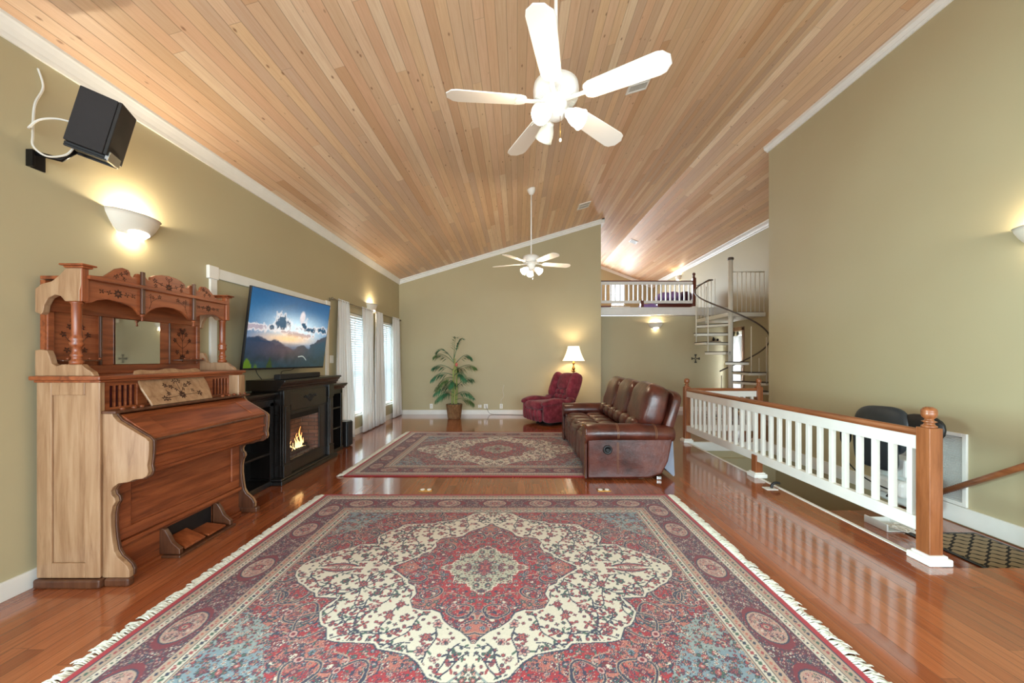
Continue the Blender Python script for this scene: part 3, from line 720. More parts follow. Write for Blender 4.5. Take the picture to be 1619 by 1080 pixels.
for y in (2.36, 2.43, 2.48, 3.16, 3.23, 3.29, 3.35, 3.41):
    MB().pill((-2.455, y, 1.068), (0.014, 0.014, 0.012), (1, 1), 12, 8).build('knob', M['wood_y'], org)
# fall board (lid): sloping top and moulded front
lidp = [(-2.50,1.036), (-2.458,1.03), (-2.252,0.892), (-2.250,0.872), (-2.262,0.862), (-2.262,0.80), (-2.250,0.792), (-2.250,0.778), (-2.266,0.772), (-2.268,0.725), (-2.256,0.718), (-2.257,0.70), (-2.275,0.69), (-2.285,0.668), (-2.31,0.655), (-2.50,0.655)]
YA, YC = Y0+0.066, Y1-0.066
lid = fixn(MB().prism(lidp, 'y', YA, YC).build('fall_board', M['wood_y'], org, bevel=0.002))
d = Vector((0.206, 0, -0.138)).normalized(); nrm = Vector((0.138, 0, 0.206)).normalized(); o0 = Vector((-2.458, 0, 1.03))
Rm = Matrix(((d.x, 0, nrm.x, o0.x), (0, 1, 0, 0), (d.z, 0, nrm.z, o0.z), (0, 0, 0, 1)))
mb = MB(); Ls = 0.248
for a, b, c, e in ((0.0, 0.05, YA, YC), (Ls-0.028, Ls, YA, YC), (0.05, Ls-0.028, YA, YA+0.13), (0.05, Ls-0.028, YC-0.13, YC)): mb.box(a, b, c, e, -0.002, 0.006, Rm)
mb.build('panel_frame', M['wood_y'], lid, bevel=0.003)
MB().box(-2.262, -2.240, YA, YC, 0.868, 0.884).build('front_lip', M['dkwood'], lid, bevel=0.005)
# knee panel
mb = MB(); mb.box(-2.52, -2.495, YA-0.02, YC+0.02, 0.18, 0.66); kp = mb.build('knee_panel', M['wood_y'], org)
mb = MB(); mb.box(-2.495, -2.478, YA, YC, 0.24, 0.31); mb.box(-2.495, -2.478, YA, YC, 0.61, 0.66); mb.box(-2.495, -2.478, YA, YA+0.09, 0.31, 0.61); mb.box(-2.495, -2.478, YC-0.09, YC, 0.31, 0.61); mb.build('panel_frame', M['wood_y'], kp, bevel=0.004)
mb = MB(); mb.box(-2.50, -2.455, YA, YC, 0.212, 0.238); mb.box(-2.50, -2.465, YA, YC, 0.198, 0.212); mb.build('rail_moulding', M['wood_y'], kp, bevel=0.006, seg=3)
mb = MB(); mb.box(-2.52, -2.485, YA-0.02, 2.66, 0, 0.2); mb.box(-2.52, -2.485, 3.10, YC+0.02, 0, 0.2); mb.box(-2.485, -2.46, YA, YC, 0, 0.02); mb.build('toe_board', M['wood_y'], org, bevel=0.003)
MB().box(-2.515, -2.50, 2.66, 3.10, 0.0, 0.2).build('treadle_opening', M['blk'], org)
sh = [(-2.50,0.02), (-2.345,0.02), (-2.345,0.055), (-2.37,0.075), (-2.40,0.10), (-2.425,0.15), (-2.45,0.19), (-2.475,0.205), (-2.50,0.20)]
for ya in (2.635, 3.10): fixn(MB().prism(sh, 'y', ya, ya+0.03).build('treadle_cheek', M['dkwood'], org, bevel=0.004))
MB().box(-2.50, -2.33, 2.62, 3.145, 0.0, 0.018).build('treadle_base', M['dkwood'], org, bevel=0.004)
for ya, tilt in ((2.69, 0.42), (2.89, 0.12)):
    Mx = Matrix.Translation((-2.35, ya, 0.035)) @ Matrix.Rotation(tilt, 4, 'Y')
    MB().box(-0.16, 0.0, 0, 0.17, -0.008, 0.008, Mx).build('treadle', M['wood_x'], org, bevel=0.003)
# high back: board, mirror, inlaid panels
bbd = MB().box(-2.905, -2.875, Y0+0.03, Y1-0.03, 1.275, 1.86).build('back_board', M['wood_y'], org)
mb = MB()
for a, b in ((Y0+0.03, 2.345), (2.60, 2.69), (3.035, 3.125), (3.385, Y1-0.03)): mb.box(-2.875, -2.858, a, b, 1.335, 1.67)
mb.box(-2.875, -2.858, Y0+0.03, Y1-0.03, 1.275, 1.335); mb.box(-2.875, -2.858, Y0+0.03, Y1-0.03, 1.67, 1.80)
mb.build('back_frame', M['wood_y'], bbd, bevel=0.004)
for a in (2.60, 3.115): MB().box(-2.865, -2.848, a-0.006, a+0.006, 1.335, 1.67).build('bead', M['dkwood'], bbd, bevel=0.003)
mr = MB().box(-2.86, -2.854, 2.695, 3.03, 1.34, 1.665).build('mirror', M['mirror'], bbd)
for (yc) in (2.47, 3.255):
    it = [(0, 0.22, .022, 7), (-0.035, .20, .018, 5), (.035, .20, .018, 5), (-.07, .15, .018, 5), (.07, .15, .018, 5), (-.05, .05, .018, 5), (.05, .05, .018, 5), (0, 0, .03, 8), (-.02, .24, .014, 5), (.02, .24, .014, 5)]
    stm = [[(0, 0), (0, .22)], [(0, .08), (-.04, .11), (-.07, .15)], [(0, .08), (.04, .11), (.07, .15)], [(0, .14), (-.035, .2)], [(0, .14), (.035, .2)], [(0, .02), (-.05, .05)], [(0, .02), (.05, .05)]]
    sprig('inlay', bbd, (-2.872, yc, 1.385), (0, 1, 0), (0, 0, 1), it, stm)
# upper corbels / end pieces
ucp = [(-2.90,1.66), (-2.865,1.645), (-2.85,1.66), (-2.845,1.70), (-2.82,1.745), (-2.78,1.765), (-2.745,1.755), (-2.72,1.725), (-2.632,1.725), (-2.632,1.79), (-2.622,1.82), (-2.622,1.925), (-2.715,1.925), (-2.755,1.88), (-2.80,1.845), (-2.86,1.83), (-2.90,1.80)]
lcp = [(-2.90,1.275), (-2.545,1.275), (-2.56,1.30), (-2.60,1.325), (-2.62,1.345), (-2.74,1.345), (-2.77,1.335), (-2.80,1.35), (-2.815,1.40), (-2.83,1.43), (-2.87,1.435), (-2.90,1.43)]
for ya in (Y0+0.0, Y1-0.085):
    near = ya < 3
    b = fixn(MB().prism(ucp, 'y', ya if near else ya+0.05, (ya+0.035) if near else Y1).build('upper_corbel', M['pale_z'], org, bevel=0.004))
    yo = ya if near else Y1-0.036
    MB().box(-2.66, -2.618, yo+(0.002 if near else 0.0), yo+0.04, 1.7245, 1.927).build('corner_post', M['wood_z'], b, bevel=0.004)
    mb = MB(); mb.box(-2.735, -2.59, yo-0.022, yo+0.065, 1.938, 1.950); mb.box(-2.72, -2.60, yo-0.01, yo+0.05, 1.925, 1.938); mb.build('cap', M['wood_y'], b, bevel=0.006)
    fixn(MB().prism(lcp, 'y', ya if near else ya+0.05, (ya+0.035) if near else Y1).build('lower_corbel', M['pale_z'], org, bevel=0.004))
    cyl = [(0.033,0), (0.033,0.02), (0.024,0.028), (0.024,0.045), (0.03,0.055), (0.024,0.065), (0.021,0.08), (0.021,0.105), (0.028,0.11), (0.033,0.125), (0.026,0.14), (0.034,0.152), (0.026,0.165), (0.023,0.18), (0.0235,0.36), (0.028,0.368), (0.03,0.38)]
    MB().lathe(cyl, (-2.668, yo+0.018, 1.345), 20).build('column', M['wood_z'], org)
mb = MB(); mb.box(-2.905, -2.60, Y0+0.03, Y1-0.03, 1.865, 1.885); mb.build('canopy_top', M['wood_y'], org)
# carved canopy front
top = [(2.32,1.89), (2.42,1.905), (2.46,1.94), (2.49,1.968), (2.53,1.985), (2.565,1.98), (2.578,1.965), (2.580,1.945), (2.595,1.932), (2.612,1.94), (2.622,1.962), (2.63,1.968), (2.68,1.968), (2.69,1.95), (2.705,1.935), (2.722,1.945), (2.725,1.965), (2.76,1.985), (2.81,1.998), (2.865,2.003)]
bot = [(2.865,1.765), (2.82,1.762), (2.77,1.75), (2.73,1.73), (2.70,1.705), (2.685,1.688), (2.645,1.682), (2.635,1.70), (2.61,1.725), (2.57,1.742), (2.52,1.752), (2.44,1.760), (2.38,1.745), (2.345,1.725), (2.318,1.72)]
mir = lambda L: [(5.73-y, z) for y, z in L]
outline = top + mir(top)[::-1][1:] + mir(bot)[::-1] + bot[1:]
cf = fixn(MB().prism(outline, 'x', -2.650, -2.630).build('canopy_front', M['wood_y'], org, bevel=0.003))
mb = MB(); mb.box(-2.63, -2.612, 2.315, 3.415, 1.872, 1.884); mb.box(-2.63, -2.619, 2.315, 3.415, 1.862, 1.872); mb.box(-2.63, -2.606, 2.315, 3.415, 1.884, 1.890); mb.build('cornice', M['wood_y'], cf, bevel=0.003)
for y in (2.655, 3.075):
    p = MB().box(-2.63, -2.612, y-0.012, y+0.012, 1.69, 1.985).build('spindle_post', M['dkwood'], cf, bevel=0.004)
    MB().lathe([(0.004,0), (0.010,0.006), (0.006,0.012), (0.005,0.03), (0.013,0.038), (0.013,0.046)], (-2.625, y, 1.640), 12).build('drop_finial', M['wood_z'], cf)
S5 = [(-.10, 0, .016, 4), (-.055, 0, .016, 4), (0, 0, .028, 8), (.055, 0, .016, 4), (.10, 0, .016, 4)]
for yc, zz in ((2.50, 1.805), (3.23, 1.805)): sprig('inlay', cf, (-2.630, yc, zz), (0, 1, 0), (0, 0, 1), S5, [[(-.1, 0), (.1, 0)]])
sprig('inlay', cf, (-2.630, 2.865, 1.915), (0, 1, 0), (0, 0, 1), [(0, 0, .028, 8), (-.06, .012, .013, 4), (.06, .012, .013, 4), (-.11, .03, .018, 5), (.11, .03, .018, 5), (-.105, -.005, .015, 5), (.105, -.005, .015, 5), (0, .05, .015, 4), (-.02, .065, .012, 4), (.02, .065, .012, 4)], [[(-.11, .03), (-.05, .005), (0, 0), (.05, .005), (.11, .03)], [(0, 0), (0, .05)]])
for yc, sg in ((2.52, 1), (3.21, -1)): sprig('inlay', cf, (-2.630, yc, 1.92), (0, sg, 0), (0, 0, 1), [(-.03, .0, .016, 4), (.0, .02, .013, 4), (.03, .035, .016, 5), (.02, -.01, .013, 4)], [[(-.05, -.01), (0, .02), (.04, .035)], [(0, .02), (.02, -.01)]])
for yc, sg in ((2.74, 1), (2.99, -1)): sprig('inlay', cf, (-2.630, yc, 1.80), (0, sg, 0), (0, 0, 1), [(-.02, .03, .013, 4), (.0, .02, .012, 4), (.05, .03, .016, 5)], [[(-.03, -.07), (-.01, -.01), (.05, .03)], [(-.015, -.02), (-.02, .03)]])
# little bracket shelves
for yc in (2.45, 3.28):
    mb = MB(); mb.prism([(-2.86, yc-0.13), (-2.80, yc-0.11), (-2.78, yc-0.05), (-2.775, yc+0.05), (-2.80, yc+0.11), (-2.86, yc+0.13)], 'z', 1.362, 1.372); shl = mb.build('bracket_shelf', M['dkwood'], org, bevel=0.003)
    for q in (-0.09, -0.03, 0.03, 0.09): MB().pill((-2.795, yc+q, 1.378), (0.009, 0.009, 0.008), (1, 1), 10, 6).build('knob', M['wood_y'], shl)
# music desk
P0 = Vector((-2.44, 2.53, 1.066)); Udir = Vector((0, 1, 0)); Vdir = Vector((-0.13, 0, 0.245)).normalized(); Nd = Udir.cross(Vdir)
Rd = Matrix(((Udir.x, Vdir.x, Nd.x, P0.x), (Udir.y, Vdir.y, Nd.y, P0.y), (Udir.z, Vdir.z, Nd.z, P0.z), (0, 0, 0, 1)))
md = [(0.01,0), (0.51,0), (0.515,0.03), (0.528,0.08), (0.535,0.14), (0.53,0.19), (0.535,0.24), (0.52,0.265), (0.49,0.272), (0.43,0.265), (0.36,0.262), (0.30,0.275), (0.24,0.275), (0.18,0.262), (0.11,0.265), (0.05,0.272), (0.015,0.265), (-0.002,0.24), (0.006,0.19), (-0.002,0.13), (0.005,0.06), (0.01,0.03)]
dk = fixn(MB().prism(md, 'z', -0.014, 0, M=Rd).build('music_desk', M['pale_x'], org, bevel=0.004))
cc = P0+Udir*0.265+Vdir*0.055+Nd*0.001
sprig('inlay', dk, cc, Udir, Vdir, [(0, 0, .028, 9), (-.03, .045, .012, 4), (.03, .045, .012, 4), (-.06, .07, .018, 5), (.06, .075, .018, 5), (-.10, .085, .018, 5), (.10, .09, .018, 5), (-.02, .11, .016, 4), (.02, .11, .016, 4), (0, .155, .022, 5), (-.10, .02, .016, 5), (-.145, -.015, .022, 5), (.10, .03, .014, 4), (.15, .0, .022, 5), (-.12, -.02, .016, 4)], [[(0, 0), (0, .155)], [(0, .02), (-.05, .07), (-.10, .085)], [(0, .02), (.05, .075), (.10, .09)], [(0, 0), (-.08, -.01), (-.145, -.015)], [(0, 0), (.08, .0), (.15, 0)], [(-.14, -.01), (-.10, .02), (-.11, .05)]])
# ------------------------------------------------------------------ ceiling fans
M['fanw'] = plain('white_fan_enamel', lin(240,236,228), 0.3, var=0.01)
M['shade_on'] = glow('lit_frosted_glass', (1.0, 0.93, 0.80, 1), 1.6)
M['shade_off'] = plain('frosted_glass', lin(214,214,204), 0.3, var=0.02)
def bladepoly():
    P = [(0.195,0.030), (0.205,0.050), (0.235,0.064), (0.45,0.073), (0.64,0.079), (0.675,0.070), (0.695,0.045), (0.71,0.030)]
    return P + [(x, -y) for x, y in P[::-1]]
def fan(label, loc, blades, kit, lit, ztop, pw):
    x, y, zb = loc                                   # zb = blade plane
    t = thing('ceiling_fan', label, 'ceiling fan', (x, y, zb), 'white ceiling fans with light kits')
    MB().lathe([(0.012,0), (0.012, ztop-zb-0.10)], (x, y, zb+0.10), 12).build('down_rod', M['fanw'], t)
    MB().lathe([(0.02,-0.10), (0.035,-0.09), (0.06,-0.05), (0.07,-0.02), (0.07,0.03)], (x, y, ztop), 20).build('canopy', M['fanw'], t)
    h = MB().lathe([(0.02,0.13), (0.05,0.125), (0.10,0.11), (0.145,0.085), (0.15,0.05), (0.148,0.01), (0.135,-0.01), (0.10,-0.02), (0.075,-0.024), (0.072,-0.035)], (x, y, zb+0.01), 40).build('motor_housing', M['fanw'], t)
    mb = MB()
    for k in range(60):
        a = 2*PI*k/60; Mx = Matrix.Translation((x, y, zb-0.002)) @ Matrix.Rotation(a, 4, 'Z') @ Matrix.Translation((0.117, 0, 0)) @ Matrix.Rotation(-0.33, 4, 'Y')
        mb.box(-0.018, 0.018, -0.0022, 0.0022, -0.005, 0.0015, Mx)
    v = mb.build('vent_ribs', M['shade_off'], h)
    MB().lathe([(0.072,0.0), (0.075,-0.01), (0.07,-0.035), (0.062,-0.05), (0.06,-0.075), (0.05,-0.09), (0.035,-0.10), (0.01,-0.105)], (x, y, zb-0.025), 28).build('switch_housing', M['fanw'], t)
    for a in blades:
        A = math.radians(a); Mx = Matrix.Translation((x, y, zb-0.012)) @ Matrix.Rotation(A, 4, 'Z') @ Matrix.Rotation(math.radians(-11), 4, 'X')
        b = fixn(MB().prism(bladepoly(), 'z', -0.004, 0.004, M=Mx).build('blade', M['fanw'], t, bevel=0.003))
        Mi = Matrix.Translation((x, y, zb-0.014)) @ Matrix.Rotation(A, 4, 'Z')
        mb = MB(); mb.box(0.06, 0.215, -0.014, 0.014, -0.008, 0.002, Mi)
        mb.prism([(0.20,-0.02), (0.235,-0.05), (0.27,-0.056), (0.262,-0.03), (0.275,0.0), (0.262,0.03), (0.27,0.056), (0.235,0.05), (0.20,0.02)], 'z', -0.009, -0.0045, M=Mx)
        fixn(mb.build('blade_iron', M['fanw'], b, bevel=0.002))
    for a, on in zip(kit, lit):
        A = math.radians(a); c = Vector((x+0.055*math.cos(A), y+0.055*math.sin(A), zb-0.085))
        Mx = Matrix.Translation(c) @ Matrix.Rotation(A, 4, 'Z') @ Matrix.Rotation(math.radians(180-52), 4, 'Y')
        MB(M=Mx).lathe([(0.014,-0.02), (0.016,0.02), (0.03,0.03), (0.032,0.05)], n=16).build('socket', M['fanw'], t)
        pr = [(0.028,0.03), (0.034,0.05), (0.047,0.075), (0.054,0.10), (0.056,0.125), (0.062,0.145), (0.060,0.146), (0.053,0.124), (0.045,0.076)]
        sh = MB(M=Mx).lathe(pr, n=24, cap=False).build('glass_shade', M['shade_on'] if on else M['shade_off'], t)
        if on:
            q = Mx @ Vector((0, 0, 0.11))
            bl = MB().pill(tuple(Mx @ Vector((0, 0, 0.095))), (0.024, 0.024, 0.03), (1, 1), 14, 10).build('bulb', M['bulb'], sh)
            p = Mx @ Vector((0, 0, 0.175)); point('fan_lamp', p, pw, WARM, 0.05)
    MB().tube([(x+0.025, y-0.03, zb-0.12), (x+0.025, y-0.032, zb-0.27)], 0.0018, 5).build('pull_chain', M['brass'], t)
    MB().pill((x+0.025, y-0.032, zb-0.28), (0.008, 0.008, 0.013), (1, 1), 10, 8).build('chain_knob', M['fanw'], t)
M['bulb'] = glow('lit_bulb', (1.0, 0.92, 0.75, 1), 6.0)
fan('white five blade ceiling fan overhead in the foreground, one of its three lamps unlit', (0.253, 2.49, 3.075), [41.5+72*k for k in range(5)], [228, 335, 115], [1, 1, 0], zc(0.253), 6.5)
fan('white five blade ceiling fan hanging farther back on a long rod near the back wall', (0.235, 6.45, 3.01), [15+72*k for k in range(5)], [215, 335, 95], [1, 1, 1], zc(0.235), 9)

# ------------------------------------------------------------------ wall sconces
M['plaster'] = plain('white_plaster', lin(236,228,212), 0.6, var=0.02)
def sconce(label, x, y, z, face, pw, w=0.20, group='half bowl plaster wall sconces'):
    # face: direction angle the sconce faces
    t = thing('wall_sconce', label, 'wall lamp', (x, y, z), group)
    R = Matrix.Translation((x, y, z)) @ Matrix.Rotation(face, 4, 'Z')
    mb = MB(); n = 24; prof = [(1.0,0.15), (0.97,0.152), (0.93,0.12), (0.80,0.07), (0.66,0.03), (0.5,0.0)]
    for sc in (1.0, 0.94):
        for r, h in prof:
            for k in range(n+1):
                a = -PI/2+PI*k/n; mb.v.append(R @ Vector((max(0.002, 0.135*r*sc*math.cos(a)), w*r*sc*math.sin(a), h)))
    m = len(prof)
    for s in (0, 1):
        for i in range(m-1):
            for k in range(n):
                b = s*m*(n+1)+i*(n+1)+k; f = [b, b+1, b+n+2, b+n+1]; mb.f.append(f if s else f[::-1]); mb.sm.append(True)
    mb.build('bowl', M['plaster'], t)
    g = MB(); g.pill((0.05, 0, 0.02), (0.048, w*0.42, 0.032), (1, 1), 18, 10, M=R); g.build('glass_diffuser', M['shade_on'], t)
    bp = MB(); bp.box(0.0, 0.008, -0.06, 0.06, 0.01, 0.13, R); bp.build('back_plate', M['plaster'], t)
    p = R @ Vector((0.06, 0, 0.125)); point('sconce_lamp', p, pw, (1.0, 0.85, 0.62), 0.02)
    p = R @ Vector((0.07, 0, -0.03)); point('sconce_under_lamp', p, pw*0.10, (1.0, 0.84, 0.58), 0.02)
sconce('white half bowl wall sconce glowing under the wall speaker', XL, 2.88, 2.31, 0, 15)
sconce('white half bowl wall sconce between the two curtained windows', XL, 7.55, 2.31, 0, 7)
sconce('white half bowl wall sconce glowing on the right wall above the handrail', XR, 3.02, 2.31, PI, 7)
sconce('white half bowl wall sconce on the wall under the loft', 3.64, 10.02, 2.17, -PI/2, 6.5)
sconce('white half bowl wall sconce up in the loft', XO, 13.1, 4.08, PI, 4)

# ------------------------------------------------------------------ ceiling registers
def register(label, x, y, w, l):
    zz = zc(x); sl = math.atan(0.3) if x < XRIDGE else -math.atan(0.38)
    R = Matrix.Translation((x, y, zz)) @ Matrix.Rotation(-sl, 4, 'Y')
    t = thing('ceiling_vent', label, 'air vent', (x, y, zz), 'white air vents in the plank ceiling')
    mb = MB()
    for a, b, c, d in ((-w, -w+0.025, -l, l), (w-0.025, w, -l, l), (-w+0.025, w-0.025, -l, -l+0.025), (-w+0.025, w-0.025, l-0.025, l), (-w+0.025, w-0.025, -0.008, 0.008)): mb.box(a, b, c, d, -0.014, 0.0, R)
    mb.build('frame', M['white'], t, bevel=0.002)
    MB().box(-w+0.02, w-0.02, -l+0.02, l-0.02, -0.005, -0.001, R).build('backing', M['blk'], t)
    mb = MB(); k = -w+0.035
    while k < w-0.03: mb.box(k-0.0035, k+0.0035, -l+0.02, l-0.02, -0.012, -0.005, R); k += 0.017
    o = mb.build('slats', M['white'], t)
register('white ceiling vent just behind the front fan blade', 1.43, 4.46, 0.13, 0.14)
register('white ceiling vent near the top of the back wall', 1.40, 8.0, 0.13, 0.15)
register('small ceiling vent above the loft railing', 3.70, 12.1, 0.12, 0.14)

# ------------------------------------------------------------------ speaker by the ceiling
t = thing('wall_speaker', 'black box loudspeaker tilted on a bracket high on the left wall', 'speaker', (-2.62, 2.41, 2.84))
Rs = (Matrix.Rotation(0.5531, 4, 'Z') @ Matrix.Rotation(0.2502, 4, 'Y') @ Matrix.Rotation(0.1148, 4, 'X'))
Ms = Matrix.Translation((-2.637, 2.410, 2.841)) @ Rs
w2, d2, h2 = 0.0945, 0.12, 0.1695
b = MB().box(-w2, w2-0.02, -d2, d2, -h2, h2, Ms).build('cabinet', plain('charcoal_speaker_cloth', lin(44,40,40), 0.85, bump=0.3, bs=300), t, bevel=0.004)
MB().box(w2-0.018, w2, -d2, d2, -h2, h2, Ms).build('front_baffle', plain('worn_black_baffle', lin(34,29,26), 0.7, var=0.3), t, bevel=0.004)
MB().box(w2-0.012, w2+0.006, -d2+0.02, d2-0.05, -h2-0.028, -h2+0.03, Ms).build('badge_plate', M['chrome'], t, bevel=0.002)
mb = MB(); mb.box(-w2, w2, -d2+0.02, -d2+0.04, -h2-0.03, -h2-0.018, Ms); mb.box(-w2, w2, d2-0.06, d2-0.04, -h2-0.03, -h2-0.018, Ms); mb.box(-w2, w2-0.01, -d2+0.02, d2-0.04, -h2-0.018, -h2-0.002, Ms); mb.build('tray', M['blkm'], t, bevel=0.002)
mb = MB(); mb.tube([Ms @ Vector((-w2+0.02, 0, -h2-0.025)), (-2.80, 2.33, 2.60), (-2.915, 2.28, 2.62)], 0.014, 8); mb.build('bracket_arm', M['blkm'], t)
MB().box(XL, XL+0.01, 2.28, 2.35, 2.53, 2.63).box(XL, XL+0.04, 2.26, 2.275, 2.53, 2.63).build('wall_plate', M['blkm'], t, bevel=0.002)
def spline(pts, n=8):
    P = [Vector(p) for p in pts]; out = []
    for i in range(len(P)-1):
        a = P[max(i-1, 0)]; b = P[i]; c = P[i+1]; d = P[min(i+2, len(P)-1)]
        for k in range(n):
            u = k/n; out.append(0.5*((2*b)+(c-a)*u+(2*a-5*b+4*c-d)*u*u+(3*b-a-3*c+d)*u**3))
    out.append(P[-1]); return out
def cable(name, label, pts, r, mat, cat='cable', n=8):
    o = MB().tube(spline(pts, n), r, 6).build(name, mat, off=pts[0]); return setp(o, label, cat)
M['cablew'] = plain('white_cable', lin(222,216,204), 0.5)
cable('speaker_cable', 'white cable looping from the left wall to the black loudspeaker', [(XL+0.006, 2.315, 3.15), (XL+0.012, 2.335, 3.05), (XL+0.02, 2.29, 2.92), (XL+0.02, 2.28, 2.80), (-2.86, 2.24, 2.70), (-2.83, 2.22, 2.62), (-2.80, 2.26, 2.585), (-2.75, 2.31, 2.62), (-2.72, 2.33, 2.68)], 0.006, M['cablew'])
cable('speaker_cable', 'second white cable curling behind the black loudspeaker', [(XL+0.02, 2.27, 2.76), (-2.87, 2.23, 2.74), (-2.82, 2.24, 2.79), (-2.76, 2.28, 2.82), (-2.70, 2.33, 2.82)], 0.006, M['cablew'])

# ------------------------------------------------------------------ white casing round the recess behind the television
t = thing('wall_frame', 'white moulded casing frame on the left wall behind the television', 'trim frame', (XL, 4.7, 1.2))
M['recess'] = M['wall']
mb = MB(); mb.box(XL, XL+0.022, 3.60, 3.68, 0.9, 2.17); a_ = mb.build('side_casing', M['white'], t, bevel=0.004)
mb = MB(); mb.box(XL, XL+0.022, 5.78, 5.86, 0.9, 2.17); mb.build('side_casing', M['white'], t, bevel=0.004)
MB().box(XL, XL+0.022, 3.69, 5.77, 2.155, 2.255).build('head_casing', M['white'], t, bevel=0.004)
for y in (3.57, 5.77): MB().box(XL, XL+0.032, y, y+0.12, 2.14, 2.265).build('corner_block', M['white'], t, bevel=0.006)

# ------------------------------------------------------------------ television
def tv_mesh():
    nx, ny = 300, 170
    u, v = np.meshgrid(np.linspace(0, 1, nx), np.linspace(0, 1, ny))
    rg = np.random.default_rng(11)
    def noise(fr, seed, ux=1.0):
        r = np.random.default_rng(seed); out = np.zeros_like(u); amp = 1
        for o in range(5):
            g = r.random((int(fr*2**o)+3, int(fr*ux*2**o)+3)); X = u*fr*ux*2**o; Y = v*fr*2**o
            i = X.astype(int); j = Y.astype(int); fx = X-i; fy = Y-j; fx = fx*fx*(3-2*fx); fy = fy*fy*(3-2*fy)
            out += amp*((g[j, i]*(1-fx)+g[j, i+1]*fx)*(1-fy)+(g[j+1, i]*(1-fx)+g[j+1, i+1]*fx)*fy); amp *= 0.5
        return out/1.94
    L3 = lambda r, g, b: np.array(lin(r, g, b)[:3])
    img = np.zeros(u.shape+(3,))
    def mixin(c, m): m = np.clip(m, 0, 1)[..., None]; img[:] = img*(1-m)+c*m
    img[:] = L3(8,84,128)
    gl = np.exp(-(((u-0.56)/0.36)**2+((v-0.54)/0.20)**2)); mixin(L3(196,222,232), gl*1.05)
    mixin(L3(4,62,104), (v-0.72)*2.2*(1-gl))
    n = noise(5, 2, 1.8); nf = noise(22, 21, 1.8)
    # clouds: warm rims with dark cores
    for (cx, cy, a, b) in ((0.37,0.60,0.115,0.105), (0.24,0.54,0.04,0.05), (0.72,0.56,0.17,0.045), (0.64,0.62,0.05,0.07), (0.9,0.58,0.08,0.05), (0.08,0.52,0.12,0.05), (0.45,0.49,0.16,0.03), (0.62,0.47,0.2,0.035)):
        d = np.sqrt(((u-cx)/a)**2+((v-cy)/b)**2)+(n-0.5)*2.2+(nf-0.5)*1.6
        mixin(L3(226,216,210), (1.35-d)*1.6); mixin(L3(22,70,98) if cy > 0.53 else L3(150,140,150), (0.95-d)*3.5)
    d = np.sqrt(((u-0.60)/0.04)**2+((v-0.74)/0.10)**2)+(n-0.5)*1.2; mixin(L3(206,196,196), (1.1-d)*3)
    mixin(L3(238,190,130), np.exp(-(((u-0.45)/0.3)**2+((v-0.40)/0.07)**2))*0.9)
    h1 = 0.33+0.07*np.sin(u*7+0.5)+0.10*(noise(9, 5, 1)-0.5); mixin(L3(62,66,80), (h1-v)*60)
    h2 = np.minimum(0.40, 0.56-0.75*np.abs(u-0.08))-0.03+0.14*(noise(10, 6, 1)-0.5); mixin(L3(30,52,74), (h2-v)*60)
    h4 = 0.35-0.8*np.abs(u-0.66)+0.14*(noise(10, 9, 1)-0.5); mixin(L3(38,62,76), (h4-v)*60)
    h3 = 0.10+0.72*np.clip(u-0.60, 0, 1)**0.8*1.25+0.16*(noise(9, 7, 1)-0.5); mixin(L3(26,62,78), (h3-v)*60)
    haze = np.exp(-(((u-0.45)/0.28)**2+((v-0.22)/0.14)**2)); mixin(L3(104,80,76), haze*0.6*(v < 0.34))
    mixin(L3(90,60,62), np.exp(-(((u-0.8)/0.2)**2+((v-0.40-0.3*(u-0.8))/0.05)**2))*0.5*(v < h3))
    n2 = noise(14, 12, 1.6); mixin(L3(24,40,36), np.clip((0.34-v)*4, 0, 1)*(0.25+n2*0.7))
    for (cx, w, hh, c) in ((0.03, 0.05, 0.14, L3(70,96,24)), (0.12, 0.035, 0.07, L3(60,84,30)), (0.26, 0.035, 0.14, L3(40,58,26))):
        mixin(c, ((hh-v)-np.abs(u-cx)/w*hh*0.8+(n2-0.5)*0.1)*30)
    mixin(L3(190,200,190), np.exp(-((v-(0.17-0.5*(u-0.6)+0.02*np.sin(u*40)))/0.006)**2)*((u > 0.6) & (u < 0.72))*0.8)
    img *= (0.9+0.2*noise(40, 14, 1.6))[..., None]
    return img, nx, ny
TBL, TBR, TTL = Vector((-2.75, 3.79, 1.262)), Vector((-2.66, 5.20, 1.256)), Vector((-2.647, 3.79, 2.110))
tu = (TBR-TBL); tv_ = (TTL-TBL); tvw, tvh = tu.length, tv_.length; tu.normalize(); tv_ = (tv_-tu*tv_.dot(tu)).normalized(); tn = tu.cross(tv_)
Mt = Matrix(((tu.x, tv_.x, tn.x, TBL.x), (tu.y, tv_.y, tn.y, TBL.y), (tu.z, tv_.z, tn.z, TBL.z), (0, 0, 0, 1)))
t = thing('television', 'large flat television showing mountains at sunset, hung tilted above the black fireplace', 'television', (-2.8, 4.5, 1.26))
MB().box(0, tvw, 0, tvh, -0.028, -0.002, Mt).build('case', M['blk'], t, bevel=0.003)
img, nx, ny = tv_mesh()
mb = MB(); vs = [(0.008+(tvw-0.016)*i/(nx-1), 0.02+(tvh-0.028)*j/(ny-1), -0.0012) for j in range(ny) for i in range(nx)]
mb.add(vs, [(j*nx+i, j*nx+i+1, (j+1)*nx+i+1, (j+1)*nx+i) for j in range(ny-1) for i in range(nx-1)], False, Mt)
o = mb.build('screen', colattr('television_picture', 0.15, 0.85), t)
a = o.data.color_attributes.new('Col', 'FLOAT_COLOR', 'POINT'); a.data.foreach_set('color', np.concatenate([img.reshape(-1, 3), np.ones((nx*ny, 1))], 1).astype(np.float32).ravel())
MB().box(0.45, 0.95, 0.25, 0.6, -0.06, -0.028, Mt).build('rear_box', M['blk'], t, bevel=0.01)
